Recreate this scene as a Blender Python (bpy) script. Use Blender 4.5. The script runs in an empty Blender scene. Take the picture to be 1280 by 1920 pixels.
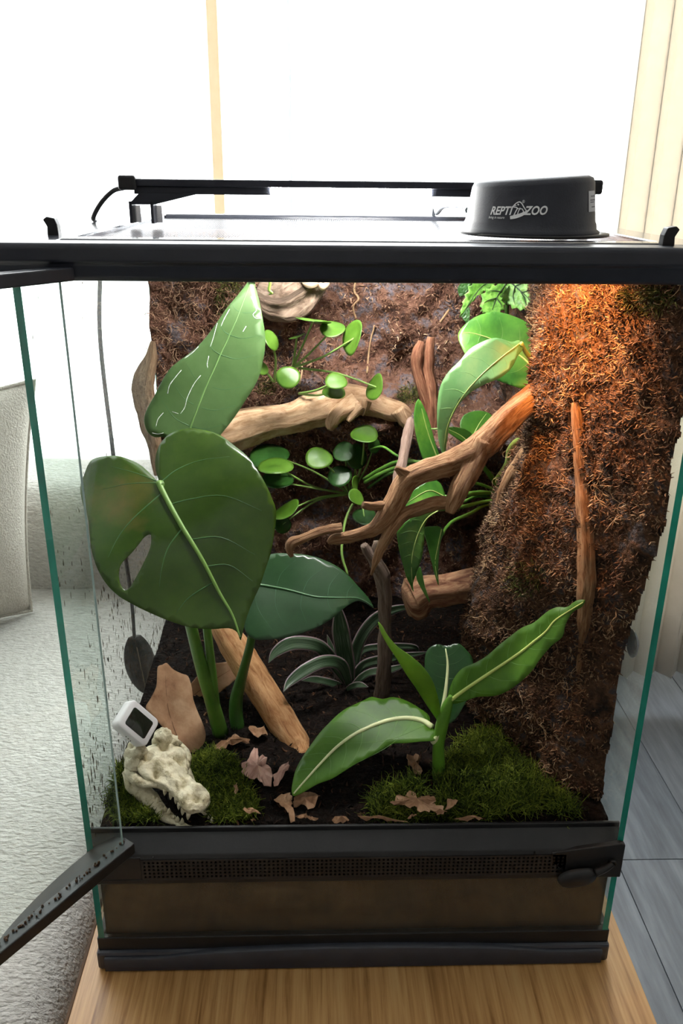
import bpy, bmesh, math, random
import numpy as np
from mathutils import Vector, Matrix, noise as mn
from mathutils.geometry import delaunay_2d_cdt

sc = bpy.context.scene
COL = sc.collection
random.seed(7)
rng = np.random.default_rng(7)

# ------------------------------------------------------------------ camera, world, light, exposure
CAM_F, CAM_P, CAM_Y, CAM_R = 1570.45, 0.3806, -0.0319, 0.0105      # focal length in pixels of the 1280x1920 frame, pitch, yaw, roll
CC = np.array([-0.0341, -0.5485, 0.6609])
_r0 = np.array([math.cos(CAM_Y), math.sin(CAM_Y), 0.0])
_h0 = np.array([-math.sin(CAM_Y), math.cos(CAM_Y), 0.0])
_z = np.array([0, 0, 1.0])
FW = _h0 * math.cos(CAM_P) - _z * math.sin(CAM_P)
_u0 = _h0 * math.sin(CAM_P) + _z * math.cos(CAM_P)
RT = math.cos(CAM_R) * _r0 + math.sin(CAM_R) * _u0
UP = -math.sin(CAM_R) * _r0 + math.cos(CAM_R) * _u0
cam = bpy.data.cameras.new('camera')
cam.sensor_fit = 'VERTICAL'; cam.sensor_height = 36.0; cam.sensor_width = 24.0
cam.lens = 36.0 * CAM_F / 1920.0
cam.clip_start = 0.02; cam.clip_end = 50
cam_o = bpy.data.objects.new('camera', cam); COL.objects.link(cam_o)
m = Matrix.Identity(4)
for i in range(3):
    m[i][0], m[i][1], m[i][2], m[i][3] = RT[i], UP[i], -FW[i], CC[i]
cam_o.matrix_world = m
sc.camera = cam_o

world = bpy.data.worlds.new('daylight'); sc.world = world
world.use_nodes = True
bg = world.node_tree.nodes['Background']
bg.inputs['Color'].default_value = (0.96, 0.98, 1.0, 1)
bg.inputs['Strength'].default_value = 8.5
# the daylight enters through the window opening: light portal
pl = bpy.data.lights.new('window_portal', 'AREA'); pl.shape = 'RECTANGLE'; pl.size = 3.4; pl.size_y = 1.95
pl.cycles.is_portal = True
plo = bpy.data.objects.new('window_portal', pl); COL.objects.link(plo)
plo.location = (0, 1.36, 1.02); plo.rotation_euler = (math.radians(-90), 0, 0)

vs = sc.view_settings
vs.view_transform = 'Standard'; vs.look = 'None'; vs.gamma = 1.0; vs.use_curve_mapping = False
vs.exposure = 0.4
sc.cycles.max_bounces = 7; sc.cycles.glossy_bounces = 3; sc.cycles.transparent_max_bounces = 14
sc.cycles.use_adaptive_sampling = True; sc.cycles.adaptive_threshold = 0.05
sc.cycles.caustics_reflective = False; sc.cycles.caustics_refractive = False

# ------------------------------------------------------------------ helpers: photo-calibrated placement
def ray(u, v): return FW + RT * (u - 640) / CAM_F - UP * (v - 960) / CAM_F
def at(u, v, X=None, Y=None, Z=None):
    d = ray(u, v)
    for k, val in enumerate((X, Y, Z)):
        if val is not None: return CC + d * ((val - CC[k]) / d[k])
def px2m(p): return float((np.asarray(p) - CC) @ FW) / CAM_F          # metres for one pixel at a point
def nz(x, y, z, o=3): return mn.fractal(Vector((x, y, z)), 1.0, 2.0, o)

# ------------------------------------------------------------------ helpers: objects
ORG = {}
def prop(o, label=None, cat=None, group=None, kind=None):
    if label: o['label'] = label
    if cat: o['category'] = cat
    if group: o['group'] = group
    if kind: o['kind'] = kind
    return o
def thing(name, loc, label=None, cat=None, group=None, kind=None):
    o = bpy.data.objects.new(name, None); COL.objects.link(o)
    o.location = Vector(tuple(float(c) for c in loc)); o.empty_display_size = 0.02
    ORG[o.name] = np.array(loc, dtype=float)
    return prop(o, label, cat, group, kind)
def mesh(name, V, Fs, mat, parent=None, smooth=True, uv=None, bevel=0, mats=None, mi=None, solid=0, subsurf=0):
    """one mesh object from world-space vertices; its origin is the root's origin or its own base"""
    V = np.asarray(V, dtype=np.float64).reshape(-1, 3)
    if parent is not None: org = ORG[parent.name]
    else:
        org = np.array([(V[:, 0].min() + V[:, 0].max()) / 2, (V[:, 1].min() + V[:, 1].max()) / 2, V[:, 2].min()])
    me = bpy.data.meshes.new(name)
    L = V - org
    if isinstance(Fs, np.ndarray):
        k = Fs.shape[1]; n = len(Fs)
        me.vertices.add(len(L)); me.vertices.foreach_set('co', L.astype(np.float32).ravel())
        me.loops.add(n * k); me.loops.foreach_set('vertex_index', Fs.astype(np.int32).ravel())
        me.polygons.add(n); me.polygons.foreach_set('loop_start', np.arange(0, n * k, k, dtype=np.int32))
        me.update(calc_edges=True)
    else:
        me.from_pydata([tuple(p) for p in L], [], [tuple(f) for f in Fs])
    if smooth: me.polygons.foreach_set('use_smooth', np.ones(len(me.polygons), dtype=bool))
    if uv is not None:
        ul = me.uv_layers.new(name='UVMap')
        idx = np.empty(len(me.loops), dtype=np.int32); me.loops.foreach_get('vertex_index', idx)
        ul.data.foreach_set('uv', np.asarray(uv, dtype=np.float32)[idx].ravel())
    for mm in (mats or [mat]): me.materials.append(mm)
    if mi is not None: me.polygons.foreach_set('material_index', np.asarray(mi, dtype=np.int32))
    o = bpy.data.objects.new(name, me); COL.objects.link(o)
    if parent is not None:
        o.parent = parent; ORG[o.name] = org
    else:
        o.location = org; ORG[o.name] = org
    if bevel:
        b = o.modifiers.new('bevel', 'BEVEL'); b.width = bevel; b.segments = 2; b.limit_method = 'ANGLE'
    if solid:
        s = o.modifiers.new('solid', 'SOLIDIFY'); s.thickness = solid; s.offset = 0
    if subsurf:
        s = o.modifiers.new('sub', 'SUBSURF'); s.levels = subsurf; s.render_levels = subsurf
    return o
class MB:
    def __init__(s): s.V = []; s.F = []; s.UV = []; s.mi = []
    def add(s, V, F, uv=None, mi=0):
        n = len(s.V); s.V += [tuple(map(float, p)) for p in V]; s.F += [tuple(i + n for i in f) for f in F]
        s.UV += list(uv) if uv is not None else [(0, 0)] * len(V); s.mi += [mi] * len(F)
        return s
    def box(s, x0, x1, y0, y1, z0, z1, mi=0):
        V = [(x0,y0,z0),(x1,y0,z0),(x1,y1,z0),(x0,y1,z0),(x0,y0,z1),(x1,y0,z1),(x1,y1,z1),(x0,y1,z1)]
        return s.add(V, [(0,3,2,1),(4,5,6,7),(0,1,5,4),(1,2,6,5),(2,3,7,6),(3,0,4,7)], None, mi)
    def obox(s, c, a, b, cc, mi=0):
        """box from centre and three half-axis vectors"""
        c, a, b, cc = map(np.asarray, (c, a, b, cc)); V = []
        for k in (-1, 1):
            for (i, j) in ((-1,-1),(1,-1),(1,1),(-1,1)): V.append(c + a*i + b*j + cc*k)
        return s.add(V, [(0,3,2,1),(4,5,6,7),(0,1,5,4),(1,2,6,5),(2,3,7,6),(3,0,4,7)], None, mi)
    def build(s, name, mat, parent=None, **k):
        if any(s.mi): k['mi'] = s.mi
        return mesh(name, s.V, s.F, mat, parent, uv=s.UV, **k)
def box(name, x0, x1, y0, y1, z0, z1, mat, parent=None, bevel=0.0015):
    return MB().box(x0, x1, y0, y1, z0, z1).build(name, mat, parent, smooth=False, bevel=bevel)

def smooth_path(P, per=6):
    P = np.asarray(P, dtype=float)
    if len(P) < 3: 
        t = np.linspace(0, 1, per * 2)[:, None]; return P[0] * (1 - t) + P[-1] * t
    E = np.vstack([2 * P[0] - P[1], P, 2 * P[-1] - P[-2]]); out = []
    for i in range(len(P) - 1):
        a, b, c, d = E[i:i + 4]
        for t in np.arange(per) / per:
            out.append(.5 * ((2*b) + (-a + c)*t + (2*a - 5*b + 4*c - d)*t*t + (-a + 3*b - 3*c + d)*t**3))
    out.append(P[-1]); return np.array(out)
def tube_geo(P, R, n=10, rough=0.0, ridge=0.0, seed=0.0, flat=None, cap=True, scale=60):
    P = np.asarray(P, float); R = np.asarray(R, float); N = len(P)
    T = np.gradient(P, axis=0); T /= np.linalg.norm(T, axis=1)[:, None] + 1e-12
    a = np.array([0, 0, 1.0]) if abs(T[0][2]) < .9 else np.array([1.0, 0, 0])
    u = np.cross(T[0], a); u /= np.linalg.norm(u)
    V = []; UV = []; s = 0
    for i in range(N):
        u = u - T[i] * (u @ T[i]); u /= np.linalg.norm(u) + 1e-12
        w = np.cross(T[i], u)
        if i: s += np.linalg.norm(P[i] - P[i-1])
        for k in range(n):
            th = 2 * math.pi * k / n
            r = R[i]
            if ridge: r *= 1 + ridge * mn.noise(Vector((math.cos(th)*2.3 + seed, math.sin(th)*2.3, s*9 + seed)))
            if ridge: r *= 1 + .5*ridge * mn.noise(Vector((math.cos(th)*6 + seed, math.sin(th)*6, s*14 + seed)))
            dvec = u * math.cos(th) + w * math.sin(th)
            p = P[i] + dvec * r
            if rough: p = p + dvec * (rough * nz(p[0]*scale + seed, p[1]*scale, p[2]*scale))
            V.append(p); UV.append((k / n, s))
    F = [(i*n + k, i*n + (k+1) % n, (i+1)*n + (k+1) % n, (i+1)*n + k) for i in range(N-1) for k in range(n)]
    if cap:
        V.append(P[0]); V.append(P[-1]); UV += [(0, 0), (0, s)]
        c0, c1 = len(V) - 2, len(V) - 1
        F += [(c0, (k+1) % n, k) for k in range(n)] + [(c1, (N-1)*n + k, (N-1)*n + (k+1) % n) for k in range(n)]
    return V, F, UV
def tube(mb, P, R, per=5, **k):
    P = np.asarray(P, float); R = np.full(len(P), R) if np.isscalar(R) else np.asarray(R, float)
    Q = smooth_path(np.hstack([P, R[:, None]]), per)
    V, F, UV = tube_geo(Q[:, :3], np.maximum(Q[:, 3], 1e-4), **k); mb.add(V, F, UV); return mb
def ptube(mb, L, Y0=None, Y1=None, **k):
    """tube through photographed points (u, v, radius px[, depth Y])"""
    n = len(L); P = []; R = []
    for i, q in enumerate(L):
        Y = q[3] if len(q) > 3 else Y0 + (Y1 - Y0) * i / max(1, n - 1)
        p = at(q[0], q[1], Y=Y); P.append(p); R.append(q[2] * px2m(p))
    return tube(mb, P, R, **k)
def lathe(mb, c, prof, n=48, mi=0):
    V = []; F = []
    for (r, z) in prof:
        for k in range(n):
            t = 2*math.pi*k/n; V.append((c[0] + r*math.cos(t), c[1] + r*math.sin(t), c[2] + z))
    for i in range(len(prof) - 1):
        for k in range(n): F.append((i*n+k, i*n+(k+1) % n, (i+1)*n+(k+1) % n, (i+1)*n+k))
    return mb.add(V, F, None, mi)
def ball(mb, c, r, n=10, sq=(1,1,1), rough=0, seed=0):
    V = []; F = []
    for i in range(n + 1):
        ph = math.pi * i / n
        for k in range(2*n):
            th = math.pi * k / n
            d = np.array([math.sin(ph)*math.cos(th), math.sin(ph)*math.sin(th), math.cos(ph)])
            rr = r * (1 + rough * nz(d[0]*2 + seed, d[1]*2, d[2]*2)); V.append(np.asarray(c) + d * rr * np.asarray(sq))
    for i in range(n):
        for k in range(2*n): F.append((i*2*n+k, (i+1)*2*n+k, (i+1)*2*n+(k+1) % (2*n), i*2*n+(k+1) % (2*n)))
    return mb.add(V, F)

# ------------------------------------------------------------------ helpers: materials
def newmat(name):
    mt = bpy.data.materials.new(name); mt.use_nodes = True
    nt = mt.node_tree; return mt, nt, nt.nodes['Principled BSDF'], nt.nodes['Material Output']
def N(nt, typ, **k):
    n = nt.nodes.new(typ)
    for a, v in k.items():
        if a in n.inputs: n.inputs[a].default_value = v
        else: setattr(n, a, v)
    return n
def coords(nt, src='Object', scale=(1,1,1)):
    tc = N(nt, 'ShaderNodeTexCoord'); mp = N(nt, 'ShaderNodeMapping'); mp.inputs['Scale'].default_value = scale
    nt.links.new(tc.outputs[src], mp.inputs['Vector']); return mp.outputs['Vector']
def ramp(nt, fac, stops):
    r = N(nt, 'ShaderNodeValToRGB'); e = r.color_ramp.elements
    while len(e) < len(stops): e.new(.5)
    for el, (p, c) in zip(e, stops): el.position = p; el.color = (c[0], c[1], c[2], 1)
    nt.links.new(fac, r.inputs['Fac']); return r.outputs['Color']
def mix(nt, fac, a, b, blend='MIX'):
    n = N(nt, 'ShaderNodeMix', data_type='RGBA', blend_type=blend)
    for s, v in ((0, fac), (6, a), (7, b)):
        if hasattr(v, 'links') or hasattr(v, 'is_linked'): nt.links.new(v, n.inputs[s])
        else: n.inputs[s].default_value = v if s == 0 else (v[0], v[1], v[2], 1)
    return n.outputs[2]
def noisy(name, stops, scale=20, rough=.7, bump=.3, bscale=None, stretch=(1,1,1), spec=.3, src='Object', detail=6, island=0.0, metallic=0, dist=.002, coat=0):
    mt, nt, p, out = newmat(name)
    v = coords(nt, src, stretch)
    n = N(nt, 'ShaderNodeTexNoise', Scale=scale, Detail=detail, Roughness=.6); nt.links.new(v, n.inputs['Vector'])
    fac = n.outputs['Fac']
    if island:
        g = N(nt, 'ShaderNodeNewGeometry'); mth = N(nt, 'ShaderNodeMath', operation='MULTIPLY_ADD'); mth.inputs[1].default_value = island
        nt.links.new(g.outputs['Random Per Island'], mth.inputs[0])
        m2 = N(nt, 'ShaderNodeMath', operation='SUBTRACT'); m2.inputs[1].default_value = island / 2
        nt.links.new(fac, m2.inputs[0]); nt.links.new(m2.outputs[0], mth.inputs[2]); fac = mth.outputs[0]
    nt.links.new(ramp(nt, fac, stops), p.inputs['Base Color'])
    p.inputs['Roughness'].default_value = rough; p.inputs['Specular IOR Level'].default_value = spec; p.inputs['Metallic'].default_value = metallic
    p.inputs['Coat Weight'].default_value = coat
    if bump:
        nb = N(nt, 'ShaderNodeTexNoise', Scale=bscale or scale*3, Detail=5); nt.links.new(v, nb.inputs['Vector'])
        b = N(nt, 'ShaderNodeBump', Strength=bump, Distance=dist); nt.links.new(nb.outputs['Fac'], b.inputs['Height']); nt.links.new(b.outputs[0], p.inputs['Normal'])
    return mt
def flat(name, c, rough=.5, spec=.4, metallic=0, emit=0, ec=None):
    mt, nt, p, out = newmat(name); p.inputs['Base Color'].default_value = (*c, 1); p.inputs['Roughness'].default_value = rough
    p.inputs['Specular IOR Level'].default_value = spec; p.inputs['Metallic'].default_value = metallic
    if emit:
        p.inputs['Emission Color'].default_value = (*(ec or c), 1); p.inputs['Emission Strength'].default_value = emit
    return mt
def translucent_over(mt, amount, colour_mul=(1,1,1)):
    nt = mt.node_tree; p = nt.nodes['Principled BSDF']; out = nt.nodes['Material Output']
    tr = N(nt, 'ShaderNodeBsdfTranslucent'); ms = N(nt, 'ShaderNodeMixShader'); ms.inputs[0].default_value = amount
    l = p.inputs['Base Color'].links
    if l:
        nt.links.new(mix(nt, 1.0, l[0].from_socket, colour_mul, 'MULTIPLY'), tr.inputs['Color'])
    else:
        c = p.inputs['Base Color'].default_value; tr.inputs['Color'].default_value = (c[0]*colour_mul[0], c[1]*colour_mul[1], c[2]*colour_mul[2], 1)
    nt.links.new(p.outputs[0], ms.inputs[1]); nt.links.new(tr.outputs[0], ms.inputs[2]); nt.links.new(ms.outputs[0], out.inputs[0])
    return mt
def leafmat(name, stops, scale=14, rough=.38, trans=.22, bump=.15, bscale=120, spec=.5, stretch=(1,1,1)):
    return translucent_over(noisy(name, stops, scale, rough, bump, bscale, stretch, spec, dist=.001), trans, (1.3, 1.5, .5))
def woodmat(name, stops, scale=7, rough=.75, bump=.5):
    # grain runs along the branch: UV = (angle, metres along)
    mt, nt, p, out = newmat(name)
    v = coords(nt, 'UV', (9, 22, 1))
    n = N(nt, 'ShaderNodeTexNoise', Scale=scale*.35, Detail=8, Roughness=.65); n.inputs['Distortion'].default_value = .6
    nt.links.new(v, n.inputs['Vector'])
    v2 = coords(nt, 'Object'); n2 = N(nt, 'ShaderNodeTexNoise', Scale=38, Detail=4); nt.links.new(v2, n2.inputs['Vector'])
    c = ramp(nt, n.outputs['Fac'], stops)
    c = mix(nt, .45, c, ramp(nt, n2.outputs['Fac'], [(.3, (.35,.30,.27)), (.6, (1,1,1))]), 'MULTIPLY')
    nt.links.new(c, p.inputs['Base Color']); p.inputs['Roughness'].default_value = rough; p.inputs['Specular IOR Level'].default_value = .25
    b = N(nt, 'ShaderNodeBump', Strength=bump, Distance=.003); nt.links.new(n.outputs['Fac'], b.inputs['Height']); nt.links.new(b.outputs[0], p.inputs['Normal'])
    return mt
def glassmat(name, tint=(.95,.99,.975), film=.03, specks=False):
    mt, nt, p, out = newmat(name); nt.nodes.remove(p)
    tr = N(nt, 'ShaderNodeBsdfTransparent'); tr.inputs['Color'].default_value = (*tint, 1)
    gl = N(nt, 'ShaderNodeBsdfGlossy'); gl.inputs['Roughness'].default_value = .02
    lw = N(nt, 'ShaderNodeLayerWeight'); pw = N(nt, 'ShaderNodeMath', operation='POWER'); pw.inputs[1].default_value = 5.0
    nt.links.new(lw.outputs['Facing'], pw.inputs[0]); fr = N(nt, 'ShaderNodeMath', operation='MULTIPLY_ADD'); fr.inputs[1].default_value = .75; fr.inputs[2].default_value = .022
    nt.links.new(pw.outputs[0], fr.inputs[0])
    ms = N(nt, 'ShaderNodeMixShader'); nt.links.new(fr.outputs[0], ms.inputs[0]); nt.links.new(tr.outputs[0], ms.inputs[1]); nt.links.new(gl.outputs[0], ms.inputs[2])
    df = N(nt, 'ShaderNodeBsdfDiffuse'); df.inputs['Color'].default_value = (.75,.78,.78,1)
    m2 = N(nt, 'ShaderNodeMixShader'); m2.inputs[0].default_value = film
    nt.links.new(ms.outputs[0], m2.inputs[1]); nt.links.new(df.outputs[0], m2.inputs[2]); last = m2.outputs[0]
    if specks:
        v = coords(nt, 'Object', (1, 1, .4)); n = N(nt, 'ShaderNodeTexNoise', Scale=230, Detail=1); nt.links.new(v, n.inputs['Vector'])
        big = N(nt, 'ShaderNodeTexNoise', Scale=9, Detail=2); nt.links.new(coords(nt, 'Object'), big.inputs['Vector'])
        sx = N(nt, 'ShaderNodeSeparateXYZ'); nt.links.new(coords(nt, 'Object'), sx.inputs[0])
        mr = N(nt, 'ShaderNodeMapRange'); nt.links.new(sx.outputs['Z'], mr.inputs[0])
        for i, q in ((1, .05), (2, .42), (3, .09), (4, -.03)): mr.inputs[i].default_value = q
        a = N(nt, 'ShaderNodeMath', operation='MULTIPLY_ADD'); a.inputs[1].default_value = .25
        nt.links.new(big.outputs['Fac'], a.inputs[0]); nt.links.new(n.outputs['Fac'], a.inputs[2])
        a2 = N(nt, 'ShaderNodeMath', operation='ADD'); nt.links.new(a.outputs[0], a2.inputs[0]); nt.links.new(mr.outputs[0], a2.inputs[1])
        g = N(nt, 'ShaderNodeMath', operation='GREATER_THAN'); g.inputs[1].default_value = .845; nt.links.new(a2.outputs[0], g.inputs[0])
        dd = N(nt, 'ShaderNodeBsdfDiffuse'); dd.inputs['Color'].default_value = (.05,.035,.02,1)
        m3 = N(nt, 'ShaderNodeMixShader'); nt.links.new(g.outputs[0], m3.inputs[0]); nt.links.new(last, m3.inputs[1]); nt.links.new(dd.outputs[0], m3.inputs[2]); last = m3.outputs[0]
    nt.links.new(last, out.inputs[0]); return mt

BLACK = noisy('black_plastic', [(.3, (.006,.006,.007)), (.7, (.011,.011,.012))], 60, .42, .05, 400, spec=.35)
GLOSSBLACK = noisy('gloss_black_plastic', [(.3, (.015,.018,.027)), (.7, (.022,.025,.037))], 60, .34, .03, 400, spec=.5)
MATTEBLACK = noisy('matte_black_metal', [(.3, (.014,.016,.024)), (.7, (.020,.022,.033))], 90, .5, .08, 900, spec=.35)
SOILGLASS = glassmat('pane_clear', film=.015)
SIDEGLASS = glassmat('pane_specked', film=.03, specks=True)
RIGHTGLASS = glassmat('pane_hazy', film=.06)
EDGE = noisy('teal_glass_edge', [(.35, (.002,.05,.038)), (.65, (.012,.22,.16))], 14, .12, .2, 60, (1,1,.4), .8)
translucent_over(EDGE, .25, (1, 1.1, 1.05))

# ------------------------------------------------------------------ the room
WALLM = noisy('wall_paint', [(.3, (.46,.43,.39)), (.7, (.50,.47,.43))], 8, .9, .1, 90)
CEILM = noisy('ceiling_paint', [(.3, (.80,.80,.78)), (.7, (.85,.85,.83))], 8, .9, .1, 90)
FZ = -.52
def struct(o): o['kind'] = 'structure'; return o
floor = struct(box('floor', -2.1, 2.1, -2.7, 1.4, FZ - .06, FZ - .012, noisy('subfloor', [(.3,(.03,.03,.035)),(.7,(.05,.05,.055))], 10), bevel=0))
struct(box('ceiling', -2.1, 2.1, -2.7, 1.4, 2.06, 2.12, CEILM, bevel=0))
struct(box('wall_left', -2.16, -2.1, -2.7, 1.4, FZ, 2.06, WALLM, bevel=0))
struct(box('wall_right', 2.1, 2.16, -2.7, 1.4, FZ, 2.06, WALLM, bevel=0))
struct(box('wall_front', -2.1, 2.1, -2.76, -2.7, FZ, 2.06, WALLM, bevel=0))
wb = MB(); wb.box(-2.1, 2.1, 1.34, 1.4, FZ, .02).box(-2.1, -1.75, 1.34, 1.4, .02, 2.06).box(1.75, 2.1, 1.34, 1.4, .02, 2.06).box(-1.75, 1.75, 1.34, 1.4, 2.0, 2.06)
struct(wb.build('wall_back', WALLM, smooth=False))
struct(box('baseboard_back', -2.1, 2.1, 1.315, 1.34, FZ, FZ + .09, noisy('baseboard_paint', [(.3,(.55,.54,.52)),(.7,(.62,.61,.59))], 8), bevel=.004))
FRAMEM = flat('window_frame_white', (.85,.86,.86), .45)
w1 = struct(thing('window_1', (0, 1.36, .02)))
wf = MB(); wf.box(-1.75, -1.70, 1.35, 1.39, .02, 2.0).box(1.70, 1.75, 1.35, 1.39, .02, 2.0).box(-1.70, 1.70, 1.35, 1.39, 1.95, 2.0).box(-1.70, 1.70, 1.35, 1.39, .02, .06)
wf.build('window_frame', FRAMEM, w1, smooth=False, bevel=.004)
pm = at(543, 200, Y=1.37)
box('mullion', pm[0] - .004, pm[0] + .004, 1.362, 1.378, .06, 1.95, translucent_over(flat('mullion_pale', (.80,.88,.95), .4), .12), w1)
for (x0, x1) in ((-1.70, pm[0] - .004), (pm[0] + .004, 1.70)):
    box('pane', x0, x1, 1.367, 1.372, .06, 1.95, glassmat('window_pane', (.99,1,1), 0), w1, bevel=0)
# floor boards
PL = []
for j in range(6):
    t = j / 5
    PL.append(noisy('grey_board_%d' % j, [(.25, (.05+.015*t,.057+.015*t,.068+.015*t)), (.5, (.095+.02*t,.108+.02*t,.122+.02*t)), (.75, (.16+.02*t,.178+.02*t,.195+.02*t))], 5, .42, .25, 14, (9, .9, 1), .4))
pme = {}
for i in range(24):
    x0 = -2.1 + i * .175
    off = (i * .47) % 1.3
    y = -2.7 - off
    k = 0
    while y < 1.34:
        a, b = max(y, -2.7), min(y + 1.3, 1.34)
        if b - a > .03:
            key = (round(b - a, 3), (i * 5 + k * 3) % 6)
            if key not in pme:
                bb = MB().box(-.0865, .0865, 0, b - a - .002, 0, .012)
                me = bpy.data.meshes.new('plank'); me.from_pydata(bb.V, [], bb.F); me.materials.append(PL[key[1]]); pme[key] = me
            o = bpy.data.objects.new('plank', pme[key]); COL.objects.link(o)
            o.parent = floor; o.matrix_parent_inverse = Matrix.Translation(-Vector(floor.location))
            o.location = (x0 + .0875, a, FZ - .012)
        y += 1.3; k += 1

# ------------------------------------------------------------------ curtains
SHEER = noisy('sheer_cloth', [(.3, (.90,.89,.86)), (.7, (.95,.94,.92))], 40, .9, .1, 300)
def sheer(mt, t, tr):
    nt = mt.node_tree; translucent_over(mt, t); out = nt.nodes['Material Output']; s = out.inputs[0].links[0].from_socket
    tp = N(nt, 'ShaderNodeBsdfTransparent'); ms = N(nt, 'ShaderNodeMixShader'); ms.inputs[0].default_value = tr
    nt.links.new(s, ms.inputs[1]); nt.links.new(tp.outputs[0], ms.inputs[2]); nt.links.new(ms.outputs[0], out.inputs[0]); return mt
sheer(SHEER, .7, .5)
HEM = translucent_over(noisy('sheer_hem', [(.3, (.84,.74,.56)), (.7, (.88,.79,.62))], 40, .9, .1, 300), .22)
CREAM = noisy('cream_curtain_cloth', [(.3, (.86,.81,.72)), (.7, (.90,.85,.76))], 40, .9, .15, 500)
sheer(CREAM, .27, .0)
def curtain_geo(xt0, xt1, xb0, xb1, y, z0, z1, folds, amp, nx=120, nzz=14, seed=0):
    V = []; F = []
    for j in range(nzz + 1):
        t = j / nzz; z = z1 + (z0 - z1) * t
        for i in range(nx + 1):
            s = i / nx
            x = (xt0 + (xt1 - xt0) * s) * (1 - t) + (xb0 + (xb1 - xb0) * s) * t
            ph = s * folds * 2 * math.pi + seed + .5*math.sin(s*9 + seed)
            V.append((x + .25*amp*math.sin(2*ph), y + amp * math.sin(ph) * (.8 + .2 * t), z))
    for j in range(nzz):
        for i in range(nx):
            a = j*(nx+1) + i; F.append((a, a+1, a+nx+2, a+nx+1))
    return V, F
pa = at(414, 200, Y=1.22); pa2 = at(394, 200, Y=1.22)
sc_root = thing('sheer_curtain', (pa[0] - .5, 1.22, FZ + .05), 'sheer white curtain with a cream side hem across the bright window', 'curtain')
V, F = curtain_geo(-1.75, pa2[0], -1.75, pa2[0], 1.22, FZ + .05, 2.02, 13, .012)
mesh('cloth', V, F, SHEER, sc_root, solid=.0006)
box('hem', pa2[0], pa[0], 1.217, 1.223, FZ + .05, 2.02, HEM, sc_root, bevel=.001)
pr0 = at(1180, 0, Y=1.12); pr1 = at(1128, 440, Y=1.12)
sl = (pr1[0] - pr0[0]) / (pr1[2] - pr0[2])
xt, xb = pr1[0] + sl * (2.02 - pr1[2]), pr1[0] + sl * (FZ + .1 - pr1[2])
V, F = curtain_geo(xt, xt + .95, xb, xb + .95, 1.12, FZ + .1, 2.02, 19, .019, nx=300, seed=1.2)
prop(mesh('cream_curtain', V, F, CREAM, solid=.0015), 'heavy cream curtain hanging in folds right of the window', 'curtain')
box('curtain_rail', -1.8, 1.8, 1.16, 1.18, 2.02, 2.04, FRAMEM)['label'] = 'white curtain rail above the window'
bpy.data.objects['curtain_rail']['category'] = 'curtain rail'

# ------------------------------------------------------------------ sofa and cushion
FAB = noisy('sofa_fabric', [(.25, (.38,.355,.325)), (.5, (.48,.455,.42)), (.8, (.60,.575,.54))], 190, .95, 1.0, 260, (.5, 1, 1), .15, dist=.006)
FAB2 = noisy('cushion_fabric', [(.25, (.40,.36,.31)), (.5, (.50,.455,.40)), (.8, (.58,.54,.49))], 260, .95, .8, 330, (1,1,1), .15, dist=.003)
def puff(x0, x1, y0, y1, z0, z1, r, n=14, crown=.012, seed=0):
    """a soft upholstered block: rounded box with a crowned top"""
    V = []; F = []
    c = np.array([(x0+x1)/2, (y0+y1)/2, (z0+z1)/2]); h = np.array([(x1-x0)/2, (y1-y0)/2, (z1-z0)/2])
    bm = bmesh.new(); bmesh.ops.create_cube(bm, size=2)
    bmesh.ops.subdivide_edges(bm, edges=bm.edges[:], cuts=n, use_grid_fill=True)
    for v in bm.verts:
        p = np.array(v.co)
        # denser near the edges
        p = np.sign(p) * (1 - (1 - np.abs(p)) ** 1.6)
        q = p * h
        inner = np.clip(q, -(h - r), h - r); dlt = q - inner; L = np.linalg.norm(dlt)
        if L > 1e-9: q = inner + dlt / L * r
        if p[2] > .3: q[2] += crown * (1 - p[0]**2) * (1 - p[1]**2)
        q = q + .004 * np.array([mn.noise(Vector((q[0]*7 + seed, q[1]*7, q[2]*7))), 0, mn.noise(Vector((q[0]*6, q[1]*6 + seed, q[2]*6)))])
        v.co = Vector(tuple(q + c))
    V = [tuple(v.co) for v in bm.verts]; bm.verts.index_update(); F = [tuple(v.index for v in f.verts) for f in bm.faces]; bm.free()
    return V, F
sofa = thing('sofa', (-.8, .2, FZ), 'light beige fabric sofa beside the wooden table', 'sofa')
V, F = puff(-1.75, -.262, -.75, .86, -.19, -.025, .05); mesh('seat_cushion', V, F, FAB, sofa)
V, F = puff(-1.72, -.275, -.70, .86, -.46, -.18, .03); mesh('base', V, F, FAB, sofa)
V, F = puff(-1.75, -.10, .80, 1.02, -.46, .155, .055, seed=3); mesh('arm', V, F, FAB, sofa)
V, F = puff(-1.98, -1.72, -.75, 1.02, -.46, .34, .06, seed=5); mesh('backrest', V, F, FAB, sofa)
LEGM = noisy('dark_leg_wood', [(.3,(.05,.03,.02)),(.7,(.09,.055,.035))], 20)
for (x, y) in ((-1.7, -.6), (-.36, -.6), (-1.7, .9), (-.36, .9)):
    mb = MB(); lathe(mb, (x, y, FZ), [(.0, 0), (.016, 0), (.024, .07), (0, .07)], 16); mb.build('leg', LEGM, sofa)
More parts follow.
